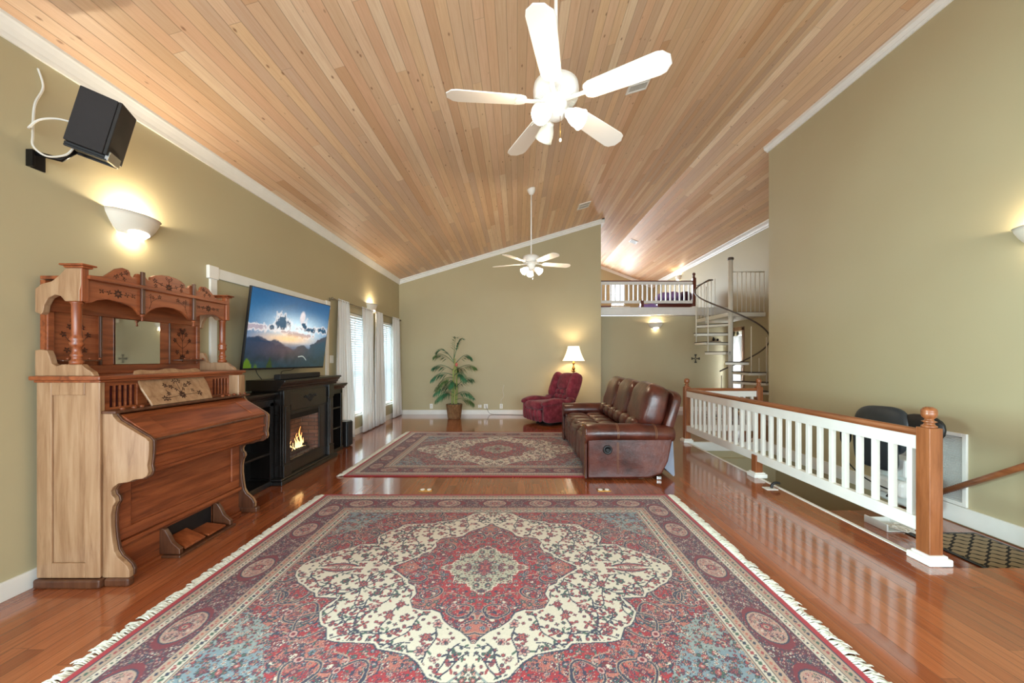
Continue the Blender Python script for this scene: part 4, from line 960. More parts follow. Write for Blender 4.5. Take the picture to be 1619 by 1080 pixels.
p1 = Mt @ Vector((0.7, 0.42, -0.06)); mb = MB(); mb.tube([p1, (XL+0.02, p1.y, p1.z)], 0.025, 8); mb.box(XL+0.002, XL+0.02, p1.y-0.2, p1.y+0.2, p1.z-0.15, p1.z+0.15); mb.build('wall_bracket', M['blkm'], t)
cable('television_cable', 'thin black cable dangling below the television onto the mantel', [(-2.80, 4.05, 1.30), (-2.79, 4.07, 1.22), (-2.76, 4.10, 1.153)], 0.004, M['blk'])
cable('television_cable', 'black cable arching between television and soundbar', [(-2.74, 4.40, 1.155), (-2.75, 4.42, 1.22), (-2.76, 4.50, 1.235), (-2.76, 4.62, 1.24), (-2.76, 4.70, 1.262)], 0.004, M['blk'])

# ------------------------------------------------------------------ black mantel fireplace unit
fx = thing('fireplace_mantel', 'black wooden mantel with glowing electric fireplace and open side shelves', 'fireplace', (-2.75, 4.75, 0))
B_ = M['black']
mb = MB(); mb.box(-2.92, -2.545, 4.10, 5.38, 0.0, 0.045); mb.box(-2.92, -2.555, 4.11, 5.37, 0.045, 0.07); mb.build('base', B_, fx, bevel=0.006)
mb = MB(); mb.box(-2.92, -2.60, 4.17, 5.30, 0.07, 0.20); mb.box(-2.92, -2.60, 4.17, 5.30, 0.76, 1.03); mb.box(-2.92, -2.60, 4.17, 4.31, 0.20, 0.76); mb.box(-2.92, -2.60, 5.00, 5.30, 0.20, 0.76)
mb.box(-2.92, -2.86, 4.31, 5.00, 0.2, 0.76); surround = mb.build('surround', B_, fx, bevel=0.003)
for ya in (4.17, 5.17):
    mb = MB(); mb.box(-2.60, -2.572, ya, ya+0.13, 0.07, 1.03); mb.box(-2.60, -2.562, ya-0.006, ya+0.136, 0.07, 0.20); mb.box(-2.60, -2.562, ya-0.006, ya+0.136, 0.86, 1.03); mb.box(-2.60, -2.564, ya+0.03, ya+0.10, 0.22, 0.84); mb.build('pilaster', B_, fx, bevel=0.004)
mb = MB(); mb.box(-2.60, -2.585, 4.33, 5.14, 0.79, 1.00); pnl = mb.build('frieze', B_, fx, bevel=0.003)
mb = MB()
mb.prism([(-2.92,1.03), (-2.575,1.03), (-2.57,1.05), (-2.55,1.06), (-2.545,1.08), (-2.525,1.10), (-2.515,1.12), (-2.50,1.122), (-2.50,1.145), (-2.92,1.145)], 'y', 4.08, 5.39)
mt = fixn(mb.build('mantel_shelf', B_, fx, bevel=0.002))
# carved applique
mb = MB(); P = Vector((-2.582, 4.735, 0.90))
for (dy, dz, s, n) in ((0, 0, .05, 7), (-.05, .01, .036, 6), (.05, .01, .036, 6), (-.09, .02, .03, 5), (.09, .02, .03, 5), (-.13, .015, .022, 5), (.13, .015, .022, 5), (0, -.035, .03, 5), (-.03, -.02, .025, 5), (.03, -.02, .025, 5), (0, .03, .026, 5)):
    for k in range(n):
        a = 2*PI*k/n; c = P+Vector((0, dy+math.cos(a)*s*0.4, dz+math.sin(a)*s*0.4)); mb.pill(c, (0.010, s*0.26, s*0.16), (1, 1), 8, 6, R=Matrix.Rotation(a, 3, 'X'))
o = mb.build('carved_ornament', B_, pnl)
# firebox
fb = MB(); fb.box(-2.604, -2.588, 4.29, 4.325, 0.19, 0.775); fb.box(-2.604, -2.588, 4.955, 4.99, 0.19, 0.775); fb.box(-2.604, -2.588, 4.325, 4.955, 0.19, 0.225); fb.box(-2.604, -2.588, 4.325, 4.955, 0.74, 0.775)
fbx = fb.build('firebox_frame', plain('charcoal_metal_frame', lin(52,50,48), 0.35, metal=0.5), fx, bevel=0.003)
fbl = MB(); fbl.box(-2.604, -2.594, 4.325, 4.955, 0.68, 0.74); fbl.build('louver', M['blkm'], fbx)
tb = NT('firebox_brick'); br = tb.node('ShaderNodeTexBrick'); br.inputs['Scale'].default_value = 1; br.inputs['Brick Width'].default_value = 0.16; br.inputs['Row Height'].default_value = 0.05; br.inputs['Mortar Size'].default_value = 0.005
br.inputs['Color1'].default_value = lin(150,104,84); br.inputs['Color2'].default_value = lin(124,82,68); br.inputs['Mortar'].default_value = lin(90,70,62)
sx = tb.node('ShaderNodeSeparateXYZ'); tb.link(tb.coords(), sx.inputs[0]); cx = tb.node('ShaderNodeCombineXYZ'); tb.link(tb.math('ADD', sx.outputs[1], sx.outputs[0]), cx.inputs[0]); tb.link(sx.outputs[2], cx.inputs[1]); tb.link(cx.outputs[0], br.inputs['Vector'])
tb.set(color=br.outputs[0], rough=0.9)
mb = MB(); mb.box(-2.855, -2.84, 4.32, 4.99, 0.2, 0.75); mb.box(-2.855, -2.605, 4.312, 4.32, 0.2, 0.75); mb.box(-2.855, -2.605, 4.985, 4.995, 0.2, 0.75); mb.box(-2.855, -2.605, 4.32, 4.99, 0.195, 0.205); mb.build('firebrick', tb.m, fbx)
M['log'] = plain('charred_log', lin(58,40,30), 0.9, var=0.4, bump=0.6, bs=40)
for (a, b_, r) in (((-2.72,4.42,0.235), (-2.70,4.88,0.245), 0.032), ((-2.78,4.45,0.27), (-2.75,4.82,0.26), 0.03), ((-2.70,4.50,0.29), (-2.79,4.72,0.31), 0.024), ((-2.78,4.62,0.30), (-2.69,4.84,0.30), 0.024)):
    MB().tube([a, tuple((Vector(a)+Vector(b_))/2+Vector((0,0,0.01))), b_], [r, r*1.1, r*0.9], 10).build('log', M['log'], fbx)
mb = MB(); rr = random.Random(4)
for k in range(60): mb.pill((rr.uniform(-2.80,-2.64), rr.uniform(4.36,4.94), 0.212), (rr.uniform(.01,.022),)*3, (1, 1), 6, 4)
eb = mb.build('embers', plain('grey_ember', lin(120,96,84), 0.9, var=0.3), fbx); eb['kind'] = 'stuff'
tf = NT('electric_flame'); sp = tf.node('ShaderNodeSeparateXYZ'); tf.link(tf.coords(), sp.inputs[0])
cr_ = tf.ramp(tf.math('MULTIPLY', tf.math('SUBTRACT', sp.outputs[2], 0.22), 3.2), [(0.0, (1.0,0.75,0.35,1)), (0.35, (1.0,0.6,0.22,1)), (0.8, (1.0,0.3,0.06,1))]); tf.set(color=(0.1,0.03,0.01,1), ecolor=cr_, estr=2.0)
for (y, h, w) in ((4.50,0.09,0.012), (4.55,0.13,0.014), (4.60,0.10,0.014), (4.65,0.15,0.014), (4.70,0.16,0.016), (4.745,0.27,0.018), (4.78,0.19,0.013), (4.82,0.12,0.012), (4.68,0.20,0.011), (4.53,0.15,0.010)):
    pts = [(-2.715+0.01*math.sin(k), y+0.012*math.sin(k*1.7+y*30), 0.26+h*k/6) for k in range(7)]
    MB().tube(pts, [w*0.6, w, w*0.9, w*0.7, w*0.5, w*0.3, 0.002], 8, flat=0.5).build('flame', tf.m, fbx)
MB().box(-2.606, -2.603, 4.32, 4.96, 0.22, 0.745).build('glass_front', M['glass'], fbx)
# side wings with shelves
for (a, b, nm) in ((3.60, 4.16, 'l'), (5.31, 5.80, 'r')):
    mb = MB(); mb.box(-2.92, -2.685, a, a+0.03, 0.05, 0.93); mb.box(-2.92, -2.685, b-0.03, b, 0.05, 0.93); mb.box(-2.92, -2.905, a, b, 0.05, 0.93); mb.box(-2.92, -2.665, a-0.01, b+0.01, 0, 0.055)
    mb.box(-2.69, -2.672, a, a+0.055, 0.05, 0.90); mb.box(-2.69, -2.672, b-0.055, b, 0.05, 0.90); mb.box(-2.69, -2.672, a, b, 0.86, 0.93)
    wg = mb.build('side_cabinet', B_, fx, bevel=0.003)
    fixn(MB().prism([(-2.92,0.93), (-2.67,0.93), (-2.66,0.955), (-2.64,0.965), (-2.63,0.985), (-2.618,0.987), (-2.618,1.01), (-2.92,1.01)], 'y', a-0.045 if nm == 'l' else a, b if nm == 'l' else b+0.05).build('cornice', B_, wg, bevel=0.002))
    for z in (0.34, 0.64): MB().box(-2.90, -2.68, a+0.03, b-0.03, z, z+0.022).build('shelf', B_, wg, bevel=0.002)
o = MB().box(-2.66, -2.585, 4.14, 4.98, 1.1465, 1.205).build('soundbar', plain('black_speaker_mesh', lin(30,28,28), 0.7, bump=0.3, bs=300), off=(-2.62, 4.56, 1.1465), bevel=0.01, seg=3); setp(o, 'long black soundbar lying on the fireplace mantel below the television', 'soundbar')
t = thing('subwoofer', 'small black floor subwoofer standing beside the mantel and curtain', 'speaker', (-2.78, 6.0, 0))
MB().box(-2.80, -2.64, 5.87, 6.06, 0.012, 0.40).build('cabinet', M['black'], t, bevel=0.008); MB().box(-2.64, -2.625, 5.88, 6.05, 0.02, 0.39).build('grille', plain('sub_grille', lin(28,34,40), 0.6), t, bevel=0.004)
mb = MB(); mb.box(-2.79, -2.66, 5.89, 6.04, 0.0, 0.013); mb.build('foot', M['blk'], t)
def plate(name, label, cx, cy, cz, w, h, face, kind='outlet', group=None):
    # face 'x' (+X wall) / 'y' (-Y wall) / 'z' floor
    t = thing(name, label, 'wall plate' if face != 'z' else 'floor outlet', (cx, cy, cz), group)
    R = {'x': Matrix(((0,0,1,cx),(1,0,0,cy),(0,1,0,cz),(0,0,0,1))), 'y': Matrix(((1,0,0,cx),(0,0,-1,cy),(0,1,0,cz),(0,0,0,1))), 'z': Matrix.Translation((cx, cy, cz))}[face]
    MB().box(-w/2, w/2, -h/2, h/2, 0, 0.006, R).build('cover_plate', M['white'] if kind != 'brass' else M['brass'], t, bevel=0.002)
    if kind == 'switch':
        for q in (-0.023, 0.023): MB().box(q-0.008, q+0.008, -0.018, 0.018, 0.006, 0.011, R).build('rocker', M['white'], t, bevel=0.001)
    elif kind == 'outlet':
        for q in (-0.02, 0.02): MB().pill((0, q, 0.006), (0.016, 0.013, 0.003), (1, 1), 12, 6, M=R).build('socket', plain('socket_ivory', lin(206,202,192), 0.4), t)
    elif kind == 'brass':
        for q in (-0.035, 0.035): MB(M=R).lathe([(0.024,0.005), (0.022,0.010)], (q, 0, 0), 16).build('screw_cap', M['white'], t)
    return t
plate('switch_plate', 'white double light switch plate beside the television', XL, 5.98, 1.37, 0.12, 0.12, 'x', 'switch')
plate('outlet_plate', 'white wall outlet to the side of the potted palm', -2.13, YB, 0.20, 0.075, 0.12, 'y')
plate('outlet_plate', 'white wall outlet beyond the palm, first of the close pair', -0.93, YB, 0.20, 0.085, 0.075, 'y')
plate('outlet_plate', 'white wall outlet of the close pair, with the black plug', -0.78, YB, 0.20, 0.10, 0.11, 'y')
plate('outlet_plate', 'white wall outlet under the dangling cable near the burgundy recliner', -0.40, YB, 0.20, 0.075, 0.12, 'y')
plate('floor_outlet', 'floor outlet with two round caps in the gap between the rugs', -0.96, 3.98, 0.0, 0.14, 0.07, 'z', 'brass')
plate('floor_outlet', 'floor outlet with two round caps in front of the leather sofa', 0.905, 3.98, 0.0, 0.14, 0.07, 'z', 'brass')
cable('wall_cable', 'thin white cable hanging down the back wall', [(-0.33, YB-0.008, 0.73), (-0.36, YB-0.02, 0.6), (-0.34, YB-0.015, 0.45), (-0.40, YB-0.03, 0.35), (-0.40, YB-0.02, 0.24)], 0.005, M['cablew'])
cable('power_cord', 'dark power cord running from the wall outlet along the floor to the burgundy recliner', [(-0.78, YB-0.02, 0.21), (-0.74, YB-0.04, 0.12), (-0.66, YB-0.06, 0.02), (-0.4, YB-0.10, 0.008), (0.0, YB-0.16, 0.008), (0.45, YB-0.3, 0.008)], 0.004, M['blk'])
# ------------------------------------------------------------------ potted palm
PX, PY = -1.45, 8.72
t = thing('potted_palm', 'artificial palm with arching green fronds in a woven basket by the back wall', 'plant', (PX, PY, 0))
tb = NT('woven_basket'); wv = tb.node('ShaderNodeTexWave', bands_direction='Z'); wv.inputs['Scale'].default_value = 26; wv.inputs['Distortion'].default_value = 3; wv.inputs['Detail'].default_value = 2; tb.link(tb.coords(), wv.inputs['Vector'])
nb = tb.noise(tb.coords('Object', (40, 40, 10)), 1.0, 3)
tb.set(color=tb.ramp(tb.math('ADD', tb.math('MULTIPLY', wv.outputs['Fac'], 0.4), tb.math('MULTIPLY', nb, 0.6)), [(0.3, lin(84,52,30)), (0.5, lin(146,98,58)), (0.72, lin(192,146,98))]), rough=0.8); tb.bump(wv.outputs['Fac'], 0.8, 0.01)
bk = MB().lathe([(0.135,0), (0.150,0.02), (0.158,0.10), (0.170,0.20), (0.184,0.30), (0.188,0.335), (0.176,0.335), (0.165,0.29)], (PX, PY, 0), 28).build('basket', tb.m, t)
mb = MB(); rr = random.Random(8)
for k in range(46):
    a = rr.uniform(0, 6.28); r = rr.uniform(0.02, 0.16); mb.pill((PX+r*math.cos(a), PY+r*math.sin(a), 0.325), (rr.uniform(.02,.035), rr.uniform(.02,.035), 0.02), (1, 1), 6, 5)
mm = mb.build('moss', plain('dried_moss', lin(120,108,84), 0.95, var=0.3), bk); mm['kind'] = 'stuff'
M['stalk'] = wood('palm_stalk', lin(112,128,58), lin(150,160,84), lin(176,170,104), 'z', rough=0.5, coat=0)
M['leaf'] = plain('palm_leaf_green', lin(50,112,76), 0.45, var=0.35); M['leaf2'] = plain('palm_leaf_olive', lin(78,112,60), 0.45, var=0.35)
for (dx, dy, h, lx) in ((-0.05, 0.0, 1.38, 0.02), (0.02, -0.02, 1.12, -0.03), (0.04, 0.02, 1.30, 0.03)):
    MB().tube(spline([(PX+dx, PY+dy, 0.30), (PX+dx+lx*0.5, PY+dy, 0.30+h*0.35-0.1), (PX+lx, PY+dy*0.5, h)], 6), [0.022]*6+[0.019]*5+[0.014]*2, 10).build('trunk', M['stalk'], t)
MB().pill((PX+0.055, PY-0.04, 1.24), (0.035, 0.03, 0.045), (1, 1), 12, 8).build('fruit', plain('coral_fruit', lin(206,104,96), 0.4), t)
rr = random.Random(21)
def frond(base, ang, L, rise, droop, width, mat):
    bz = Vector(base); dirv = Vector((math.cos(ang), math.sin(ang), 0)); n = 16; pts = []
    for i in range(n+1):
        s = i/n; pts.append(bz+dirv*L*(s-0.12*s*s)+Vector((0, 0, rise*math.sin(min(1, s*1.15)*PI*0.5)-droop*s*s)))
    mb = MB(); mb.tube(pts, [0.008*(1-0.75*i/n) for i in range(n+1)], 5)
    side = Vector((-dirv.y, dirv.x, 0))
    for i in range(4, n):
        for q in (0.0,):
            p = pts[i].lerp(pts[i+1], q); tan = (pts[i+1]-pts[i]).normalized(); s = (i+q)/n
            ll = width*1.35*math.sin(PI*min(1, 0.25+s*0.72))**0.7*rr.uniform(0.85, 1.1)
            for sg in (-1, 1):
                dv = (tan*0.85+side*sg*0.75+Vector((0, 0, (-0.55 if rise < 0.35 else -0.15)+rr.uniform(-.2,.2)))).normalized(); nv = dv.cross(Vector((0,0,1))).normalized()
                tip = p+dv*ll+Vector((0, 0, -0.25*ll)); mid = p+dv*ll*0.5+Vector((0,0,-0.02*ll)); w = 0.013
                up = Vector((0, 0, 0.002))
                mb.add([p, mid+nv*w, tip, mid-nv*w, mid+up], [(0, 1, 4), (1, 2, 4), (2, 3, 4), (3, 0, 4)], False)
    o = mb.build('frond', mat, t); return o
FR = [(1.46, -1.0, 0.14, 0.52, 0.0), (1.46, -0.2, 0.27, 0.52, 0.03), (1.42, 3.5, 0.46, 0.38, 0.16), (1.36, 3.3, 0.58, 0.34, 0.16), (1.22, 3.35, 0.56, 0.22, 0.16), (1.35, 0.25, 0.46, 0.34, 0.18), (1.22, -0.05, 0.58, 0.22, 0.16), (1.12, -0.75, 0.52, 0.18, 0.30), (1.10, 3.5, 0.62, 0.18, 0.28), (1.05, 3.9, 0.60, 0.10, 0.36), (0.80, 3.75, 0.62, 0.20, 0.32), (0.70, 4.05, 0.60, 0.18, 0.30), (0.62, 3.3, 0.50, 0.16, 0.26), (0.78, -0.15, 0.55, 0.34, 0.10), (0.62, -0.35, 0.60, 0.26, 0.28), (0.55, 0.1, 0.50, 0.10, 0.20), (0.95, 4.5, 0.40, 0.15, 0.25), (0.85, 1.9, 0.45, 0.2, 0.25), (1.2, 1.4, 0.4, 0.2, 0.2)]
for i, (z, a, L, ri, dr) in enumerate(FR): frond((PX+rr.uniform(-.02,.03), PY, z-0.12), a, L, ri, dr, 0.19 if L > 0.3 else 0.13, M['leaf'] if i % 3 else M['leaf2'])

# ------------------------------------------------------------------ burgundy recliner (modelled facing -X, then turned)
t0_ = NT('burgundy_velour'); v_ = t0_.coords(); t0_.set(color=t0_.ramp(t0_.noise(v_, 9, 4, 0.6), [(0.3, lin(92,26,38)), (0.55, lin(130,46,60)), (0.8, lin(162,76,92))]), rough=0.85, sheen=0.22, spec=0.2); t0_.bump(t0_.noise(v_, 30, 3), 0.35, 0.01); M['burg'] = t0_.m
rc = thing('recliner', 'burgundy velour wing back recliner armchair near the brass lamp', 'armchair', (0.70, 8.22, 0), None, world=False, rotz=math.radians(33))
def bx(parent, name, c, h, mat, e=(0.35, 0.35), R=None, n=24, m=14, fn=None): return MB().pill(c, h, e, n, m, R=R, fn=fn).build(name, mat, parent)
BG = M['burg']; RY = lambda a: Matrix.Rotation(a, 3, 'Y')
MB().lathe([(0.30,0), (0.30,0.03), (0.24,0.04), (0.22,0.06)], (0, 0, 0), 28).build('swivel_base', M['blkm'], rc)
bx(rc, 'body', (0.02, 0, 0.22), (0.40, 0.30, 0.15), BG)
bx(rc, 'seat', (-0.08, 0, 0.40), (0.40, 0.27, 0.085), BG, (0.5, 0.45))
bx(rc, 'seat_bolster', (-0.40, 0, 0.40), (0.10, 0.27, 0.10), BG, (0.8, 0.4))
mb = MB()
for k in range(5): mb.pill((-0.43-0.01*math.sin(k), -0.216+0.108*k, 0.20), (0.055, 0.058, 0.13), (0.7, 0.8), 14, 10, R=RY(-0.18))
mb.build('leg_rest', BG, rc)
for s in (-1, 1):
    bx(rc, 'side_panel', (0.0, s*0.36, 0.26), (0.43, 0.075, 0.20), BG, (0.3, 0.3))
    bx(rc, 'armrest', (-0.06, s*0.365, 0.485), (0.42, 0.095, 0.075), BG, (0.75, 0.5), fn=lambda q: Vector((q.x, q.y, q.z-0.06*math.sin((q.x+0.1)*4)**2*0.6+(0.05 if q.x > 0.28 else 0))))
RB = RY(math.radians(24))
bx(rc, 'back_shell', (0.47, 0, 0.66), (0.075, 0.36, 0.42), BG, (0.35, 0.45), RB)
bx(rc, 'head_pillow', (0.48, 0, 0.86), (0.11, 0.22, 0.20), BG, (0.6, 0.5), RB)
mb = MB()
for j in range(2):
    for k in range(3): mb.pill((0.33+0.05*j, -0.14+0.14*k, 0.53+0.11*j), (0.085, 0.076, 0.068), (0.9, 0.9), 12, 10, R=RB)
mb.build('lumbar_tufting', BG, rc)
for s in (-1, 1): bx(rc, 'wing', (0.43, s*0.30, 0.78), (0.15, 0.075, 0.30), BG, (0.55, 0.5), RB)

# ------------------------------------------------------------------ brass lamp behind the recliner
lx, ly = 1.34, 9.05
t = thing('floor_lamp', 'lit brass lamp with pleated cream shade behind the burgundy recliner', 'lamp', (lx, ly, 0))
MB().lathe([(0.14,0), (0.14,0.015), (0.06,0.035), (0.02,0.06)], (lx, ly, 0), 24).build('base', M['brass'], t)
MB().lathe([(0.012,0.05), (0.012,1.02), (0.03,1.04), (0.012,1.06), (0.012,1.09), (0.035,1.12), (0.04,1.15), (0.02,1.19), (0.013,1.23), (0.028,1.26), (0.03,1.28), (0.013,1.31), (0.012,1.40)], (lx, ly, 0), 16).build('stem', M['brass'], t)
mb = MB()
for k in range(5):
    a = 2*PI*k/5; mb.tube([(lx, ly, 1.08), (lx+0.04*math.cos(a), ly+0.04*math.sin(a), 1.07), (lx+0.065*math.cos(a), ly+0.065*math.sin(a), 1.11)], [0.008, 0.012, 0.003], 6)
mb.build('leaf_ornament', M['brass'], t)
ts = NT('cream_pleated_shade'); ts.set(color=(0.9,0.84,0.7,1), ecolor=(1.0,0.86,0.62,1), estr=0.75, rough=0.9); wv = ts.node('ShaderNodeTexWave', bands_direction='X'); wv.inputs['Scale'].default_value = 30; ts.link(ts.coords(), wv.inputs['Vector']); ts.bump(wv.outputs['Fac'], 0.3, 0.004)
mb = MB(); n = 72
for (z, r) in ((1.325, 0.262), (1.33, 0.258), (1.42, 0.212), (1.52, 0.172), (1.62, 0.142), (1.675, 0.132)):
    for k in range(n): a = 2*PI*k/n; q = r+(0.003 if k % 2 else -0.003); mb.v.append(Vector((lx+q*math.cos(a), ly+q*math.sin(a), z)))
for i in range(5):
    for k in range(n): k2 = (k+1) % n; mb.f.append([i*n+k, i*n+k2, (i+1)*n+k2, (i+1)*n+k]); mb.sm.append(False)
mb.build('lamp_shade', ts.m, t, solid=0.003)
MB().pill((lx, ly, 1.47), (0.03, 0.03, 0.05), (1, 1), 12, 8).build('bulb', M['bulb'], t)
point('lamp_light', (lx, ly, 1.56), 16, (1.0, 0.80, 0.52), 0.05)

# ------------------------------------------------------------------ leather sofa
tl = NT('brown_leather'); v_ = tl.coords(); nn = tl.noise(v_, 5, 5, 0.6)
tl.set(color=tl.ramp(nn, [(0.3, lin(52,22,17)), (0.55, lin(84,38,28)), (0.8, lin(108,56,42))]), rough=0.3, coat=0.25, coat_rough=0.25)
vo = tl.noise(v_, 130, 3); cr2 = tl.noise(v_, 14, 5, 0.7); tl.bump(tl.math('ADD', tl.math('MULTIPLY', vo, 0.15), cr2), 0.4, 0.012); LE = tl.m
M['stitch'] = plain('tan_stitching', lin(170,120,84), 0.7)
sf = thing('leather_sofa', 'dark brown leather three seat reclining sofa with rolled arms beside the stair railing', 'sofa', (1.3, 5.42, 0))
SY0, SY1 = 4.27, 6.57
bx(sf, 'body', (1.25, 5.42, 0.19), (0.42, 1.10, 0.13), LE, (0.25, 0.2))
for k in range(3):
    ya = SY0+0.24+k*0.607; yc = ya+0.303
    mb = MB()
    for a in (0, 1):
        for b in (0, 1): mb.pill((0.98+0.30*a, yc-0.150+0.30*b, 0.40+0.008*a), (0.175, 0.160, 0.085), (0.75, 0.6), 20, 12)
    mb.pill((1.10, yc, 0.37), (0.32, 0.298, 0.07), (0.4, 0.3), 20, 12)
    mb.build('seat_cushion', LE, sf)
    mb = MB()
    for b in (0, 1): mb.pill((0.835, yc-0.150+0.30*b, 0.24), (0.055, 0.152, 0.17), (0.5, 0.4), 18, 12)
    mb.build('leg_rest', LE, sf)
    RS = RY(math.radians(16))
    yb = SY0+0.13+0.345+k*0.685
    mb = MB(); mb.pill((1.62, yb, 0.78), (0.155, 0.348, 0.29), (0.55, 0.5), 32, 20, R=RS, fn=lambda q: Vector((q.x+0.010*math.sin(q.y*9.0+q.z*8)*math.sin(q.z*14), q.y, q.z+0.008*math.sin(q.y*11))))
    bc = mb.build('back_cushion', LE, sf)
    mb = MB()
    for b in (0, 1): mb.pill((1.46, yc-0.150+0.30*b, 0.545), (0.12, 0.158, 0.10), (0.85, 0.6), 18, 12, R=RY(0.5))
    mb.build('lumbar_cushion', LE, sf)
    MB().tube([Vector((1.62, yb-0.2, 0.78))+RS @ Vector((-0.150*math.cos(p)**0.55, 0, 0.283*math.sin(p)*(abs(math.sin(p))**-0.4))) for p in np.linspace(0.1, 1.5, 12)], 0.002, 5).build('seam', M['stitch'], bc)
bsh = MB().pill((1.775, 5.42, 0.64), (0.055, 1.05, 0.36), (0.25, 0.15), 28, 14, R=RY(math.radians(17))).build('back_shell', LE, sf)
for s, ya in ((-1, SY0), (1, SY1-0.25)):
    yc = ya+0.125
    ap = [(0.80, 0.006), (1.50, 0.012), (1.64, 0.06), (1.71, 0.20), (1.76, 0.45), (1.74, 0.50), (0.80, 0.50)]
    arm = fixn(MB().prism(ap, 'y', ya+0.025, ya+0.225).build('arm', LE, sf, bevel=0.02, seg=3))
    mb = MB(); pts = [(0.775, yc, 0.505), (0.79, yc, 0.505), (1.0, yc, 0.512), (1.4, yc, 0.512), (1.72, yc, 0.497), (1.79, yc, 0.49), (1.80, yc, 0.49)]
    mb.tube(pts, [0.118, 0.130, 0.130, 0.130, 0.120, 0.10, 0.06], 28, flat=0.82)
    mb.build('arm_roll', LE, sf)
    fr = [(ya+0.03, 0.004), (ya+0.22, 0.004), (ya+0.218, 0.40), (ya+0.245, 0.45), (ya+0.255, 0.51), (ya+0.235, 0.575), (ya+0.18, 0.612), (ya+0.125, 0.618), (ya+0.07, 0.612), (ya+0.015, 0.575), (ya-0.005, 0.51), (ya+0.005, 0.45), (ya+0.032, 0.40)]
    ff = fixn(MB().prism(fr, 'x', 0.768, 0.79).build('arm_front', LE, sf, bevel=0.008, seg=3))
    if s < 0:
        mb = MB()
        for i in range(21): mb.pill((0.766, ya+0.042, 0.03+i*0.0195), (0.004, 0.006, 0.006), (1, 1), 8, 6)
        for i in range(14):
            a = PI*1.12-i*PI*1.24/13; mb.pill((0.766, ya+0.125+0.112*math.cos(a)*1.02, 0.512+0.088*math.sin(a)), (0.004, 0.006, 0.006), (1, 1), 8, 6)
        mb.build('nailhead_trim', M['brass'], ff)
        mb = MB()
        for xx in (1.13, 1.145): mb.tube([(xx, ya+0.0225, 0.06), (xx, ya+0.0225, 0.42)], 0.0016, 5); mb.tube([(xx, yc+0.133*math.cos(p), 0.510+0.109*math.sin(p)) for p in np.linspace(PI*1.15, PI*0.2, 12)], 0.0018, 5)
        for xx in (1.56, 1.575): mb.tube([(xx, yc+0.129*math.cos(p), 0.506+0.105*math.sin(p)) for p in np.linspace(PI*1.15, PI*0.2, 12)], 0.0018, 5)
        mb.build('seam', M['stitch'], arm)
        Mh = Matrix.Translation((1.02, ya+0.022, 0.335)) @ Matrix.Rotation(PI/2, 4, 'X')
        h = MB(M=Mh).lathe([(0.05,0), (0.052,0.008), (0.046,0.016), (0.03,0.012), (0.028,0.006), (0.01,0.006)], n=24).build('recline_handle', M['blk'], sf); 
        MB().pill((1.02, ya+0.008, 0.335), (0.03, 0.006, 0.012), (1, 1), 12, 8).build('lever', M['blk'], h)
for (x, y) in ((1.62, SY0+0.06), (1.62, SY1-0.06)): MB().box(x-0.035, x+0.02, y-0.02, y+0.02, -0.012, 0.03).build('foot', M['chrome'], sf, bevel=0.006)
fixn(MB().prism([(1.73, 0.42), (1.78, 0.42), (1.80, 0.03), (1.785, 0.02), (1.68, 0.12)], 'y', 4.34, 6.50).build('dust_cover', plain('grey_dust_fabric', lin(128,134,148), 0.8), sf))

sf.location.z = 0.013
# ------------------------------------------------------------------ stair railing
rl = thing('stair_railing', 'white baluster railing with oak handrail and ball topped newel posts around the stairwell', 'railing', (2.80, 4.4, 0))
NX, NY, NZ = M['newel_x'], M['newel_y'], M['newel_z']
def newel(parent, x, y, h=0.99, s=0.09, base=True, z=0.0, b=True, nz=None):
    q = MB().box(x, x+s, y, y+s, z+0.02, z+h-0.08).build('newel_post', nz or NZ, parent, bevel=0.003)
    k = s/0.09
    MB().lathe([(0.020*k,0), (0.040*k,0.0), (0.041*k,0.012), (0.030*k,0.020), (0.024*k,0.030), (0.034*k,0.038), (0.040*k,0.042), (0.024*k,0.050), (0.022*k,0.058), (0.036*k,0.072), (0.041*k,0.086), (0.0425*k,0.100), (0.0405*k,0.104), (0.0425*k,0.108), (0.040*k,0.122), (0.030*k,0.134), (0.016*k,0.141)], (x+s/2, y+s/2, z+h-0.08), 24).build('finial', nz or NZ, q)
    if base:
        mb = MB(); e = 0.034; mb.box(x-e, x+s+e, y-e, y+s+e, z, z+0.045); mb.box(x-0.018, x+s+0.018, y-0.018, y+s+0.018, z+0.045, z+0.062); mb.build('base_trim', M['white'], q, bevel=0.008)
    return q
RX = 2.76
newel(rl, RX, 2.54); newel(rl, RX, 6.24); newel(rl, 3.95, 6.24)
MB().box(RX+0.005, RX+0.085, 4.40, 4.485, 0.02, 0.255).build('support_post', NZ, rl, bevel=0.003); mb = MB(); mb.box(RX-0.03, RX+0.12, 4.365, 4.52, 0, 0.045); mb.box(RX-0.015, RX+0.105, 4.38, 4.505, 0.045, 0.06); mb.build('base_trim', M['white'], rl, bevel=0.006)
fixn(MB().prism([(RX+0.015,0.845), (RX+0.075,0.845), (RX+0.078,0.865), (RX+0.07,0.885), (RX+0.055,0.893), (RX+0.035,0.893), (RX+0.02,0.885), (RX+0.012,0.865)], 'y', 2.63, 6.24).build('handrail', NY, rl))
MB().box(RX+0.02, RX+0.07, 2.63, 6.24, 0.75, 0.845).build('top_rail', M['white'], rl, bevel=0.002)
MB().box(RX+0.02, RX+0.07, 2.63, 6.24, 0.185, 0.28).build('bottom_rail', M['white'], rl, bevel=0.002)
b0 = MB().box(-0.018, 0.018, -0.019, 0.019, 0.28, 0.75).build('baluster', M['white'], None, bevel=0.002)
b0.parent = rl; L0 = OFFS[rl.name]
def put(o, x, y, z=0): o.location = Vector((x, y, z))-L0
ys = [2.70+0.136*k for k in range(26)]
put(b0, RX+0.045, ys[0])
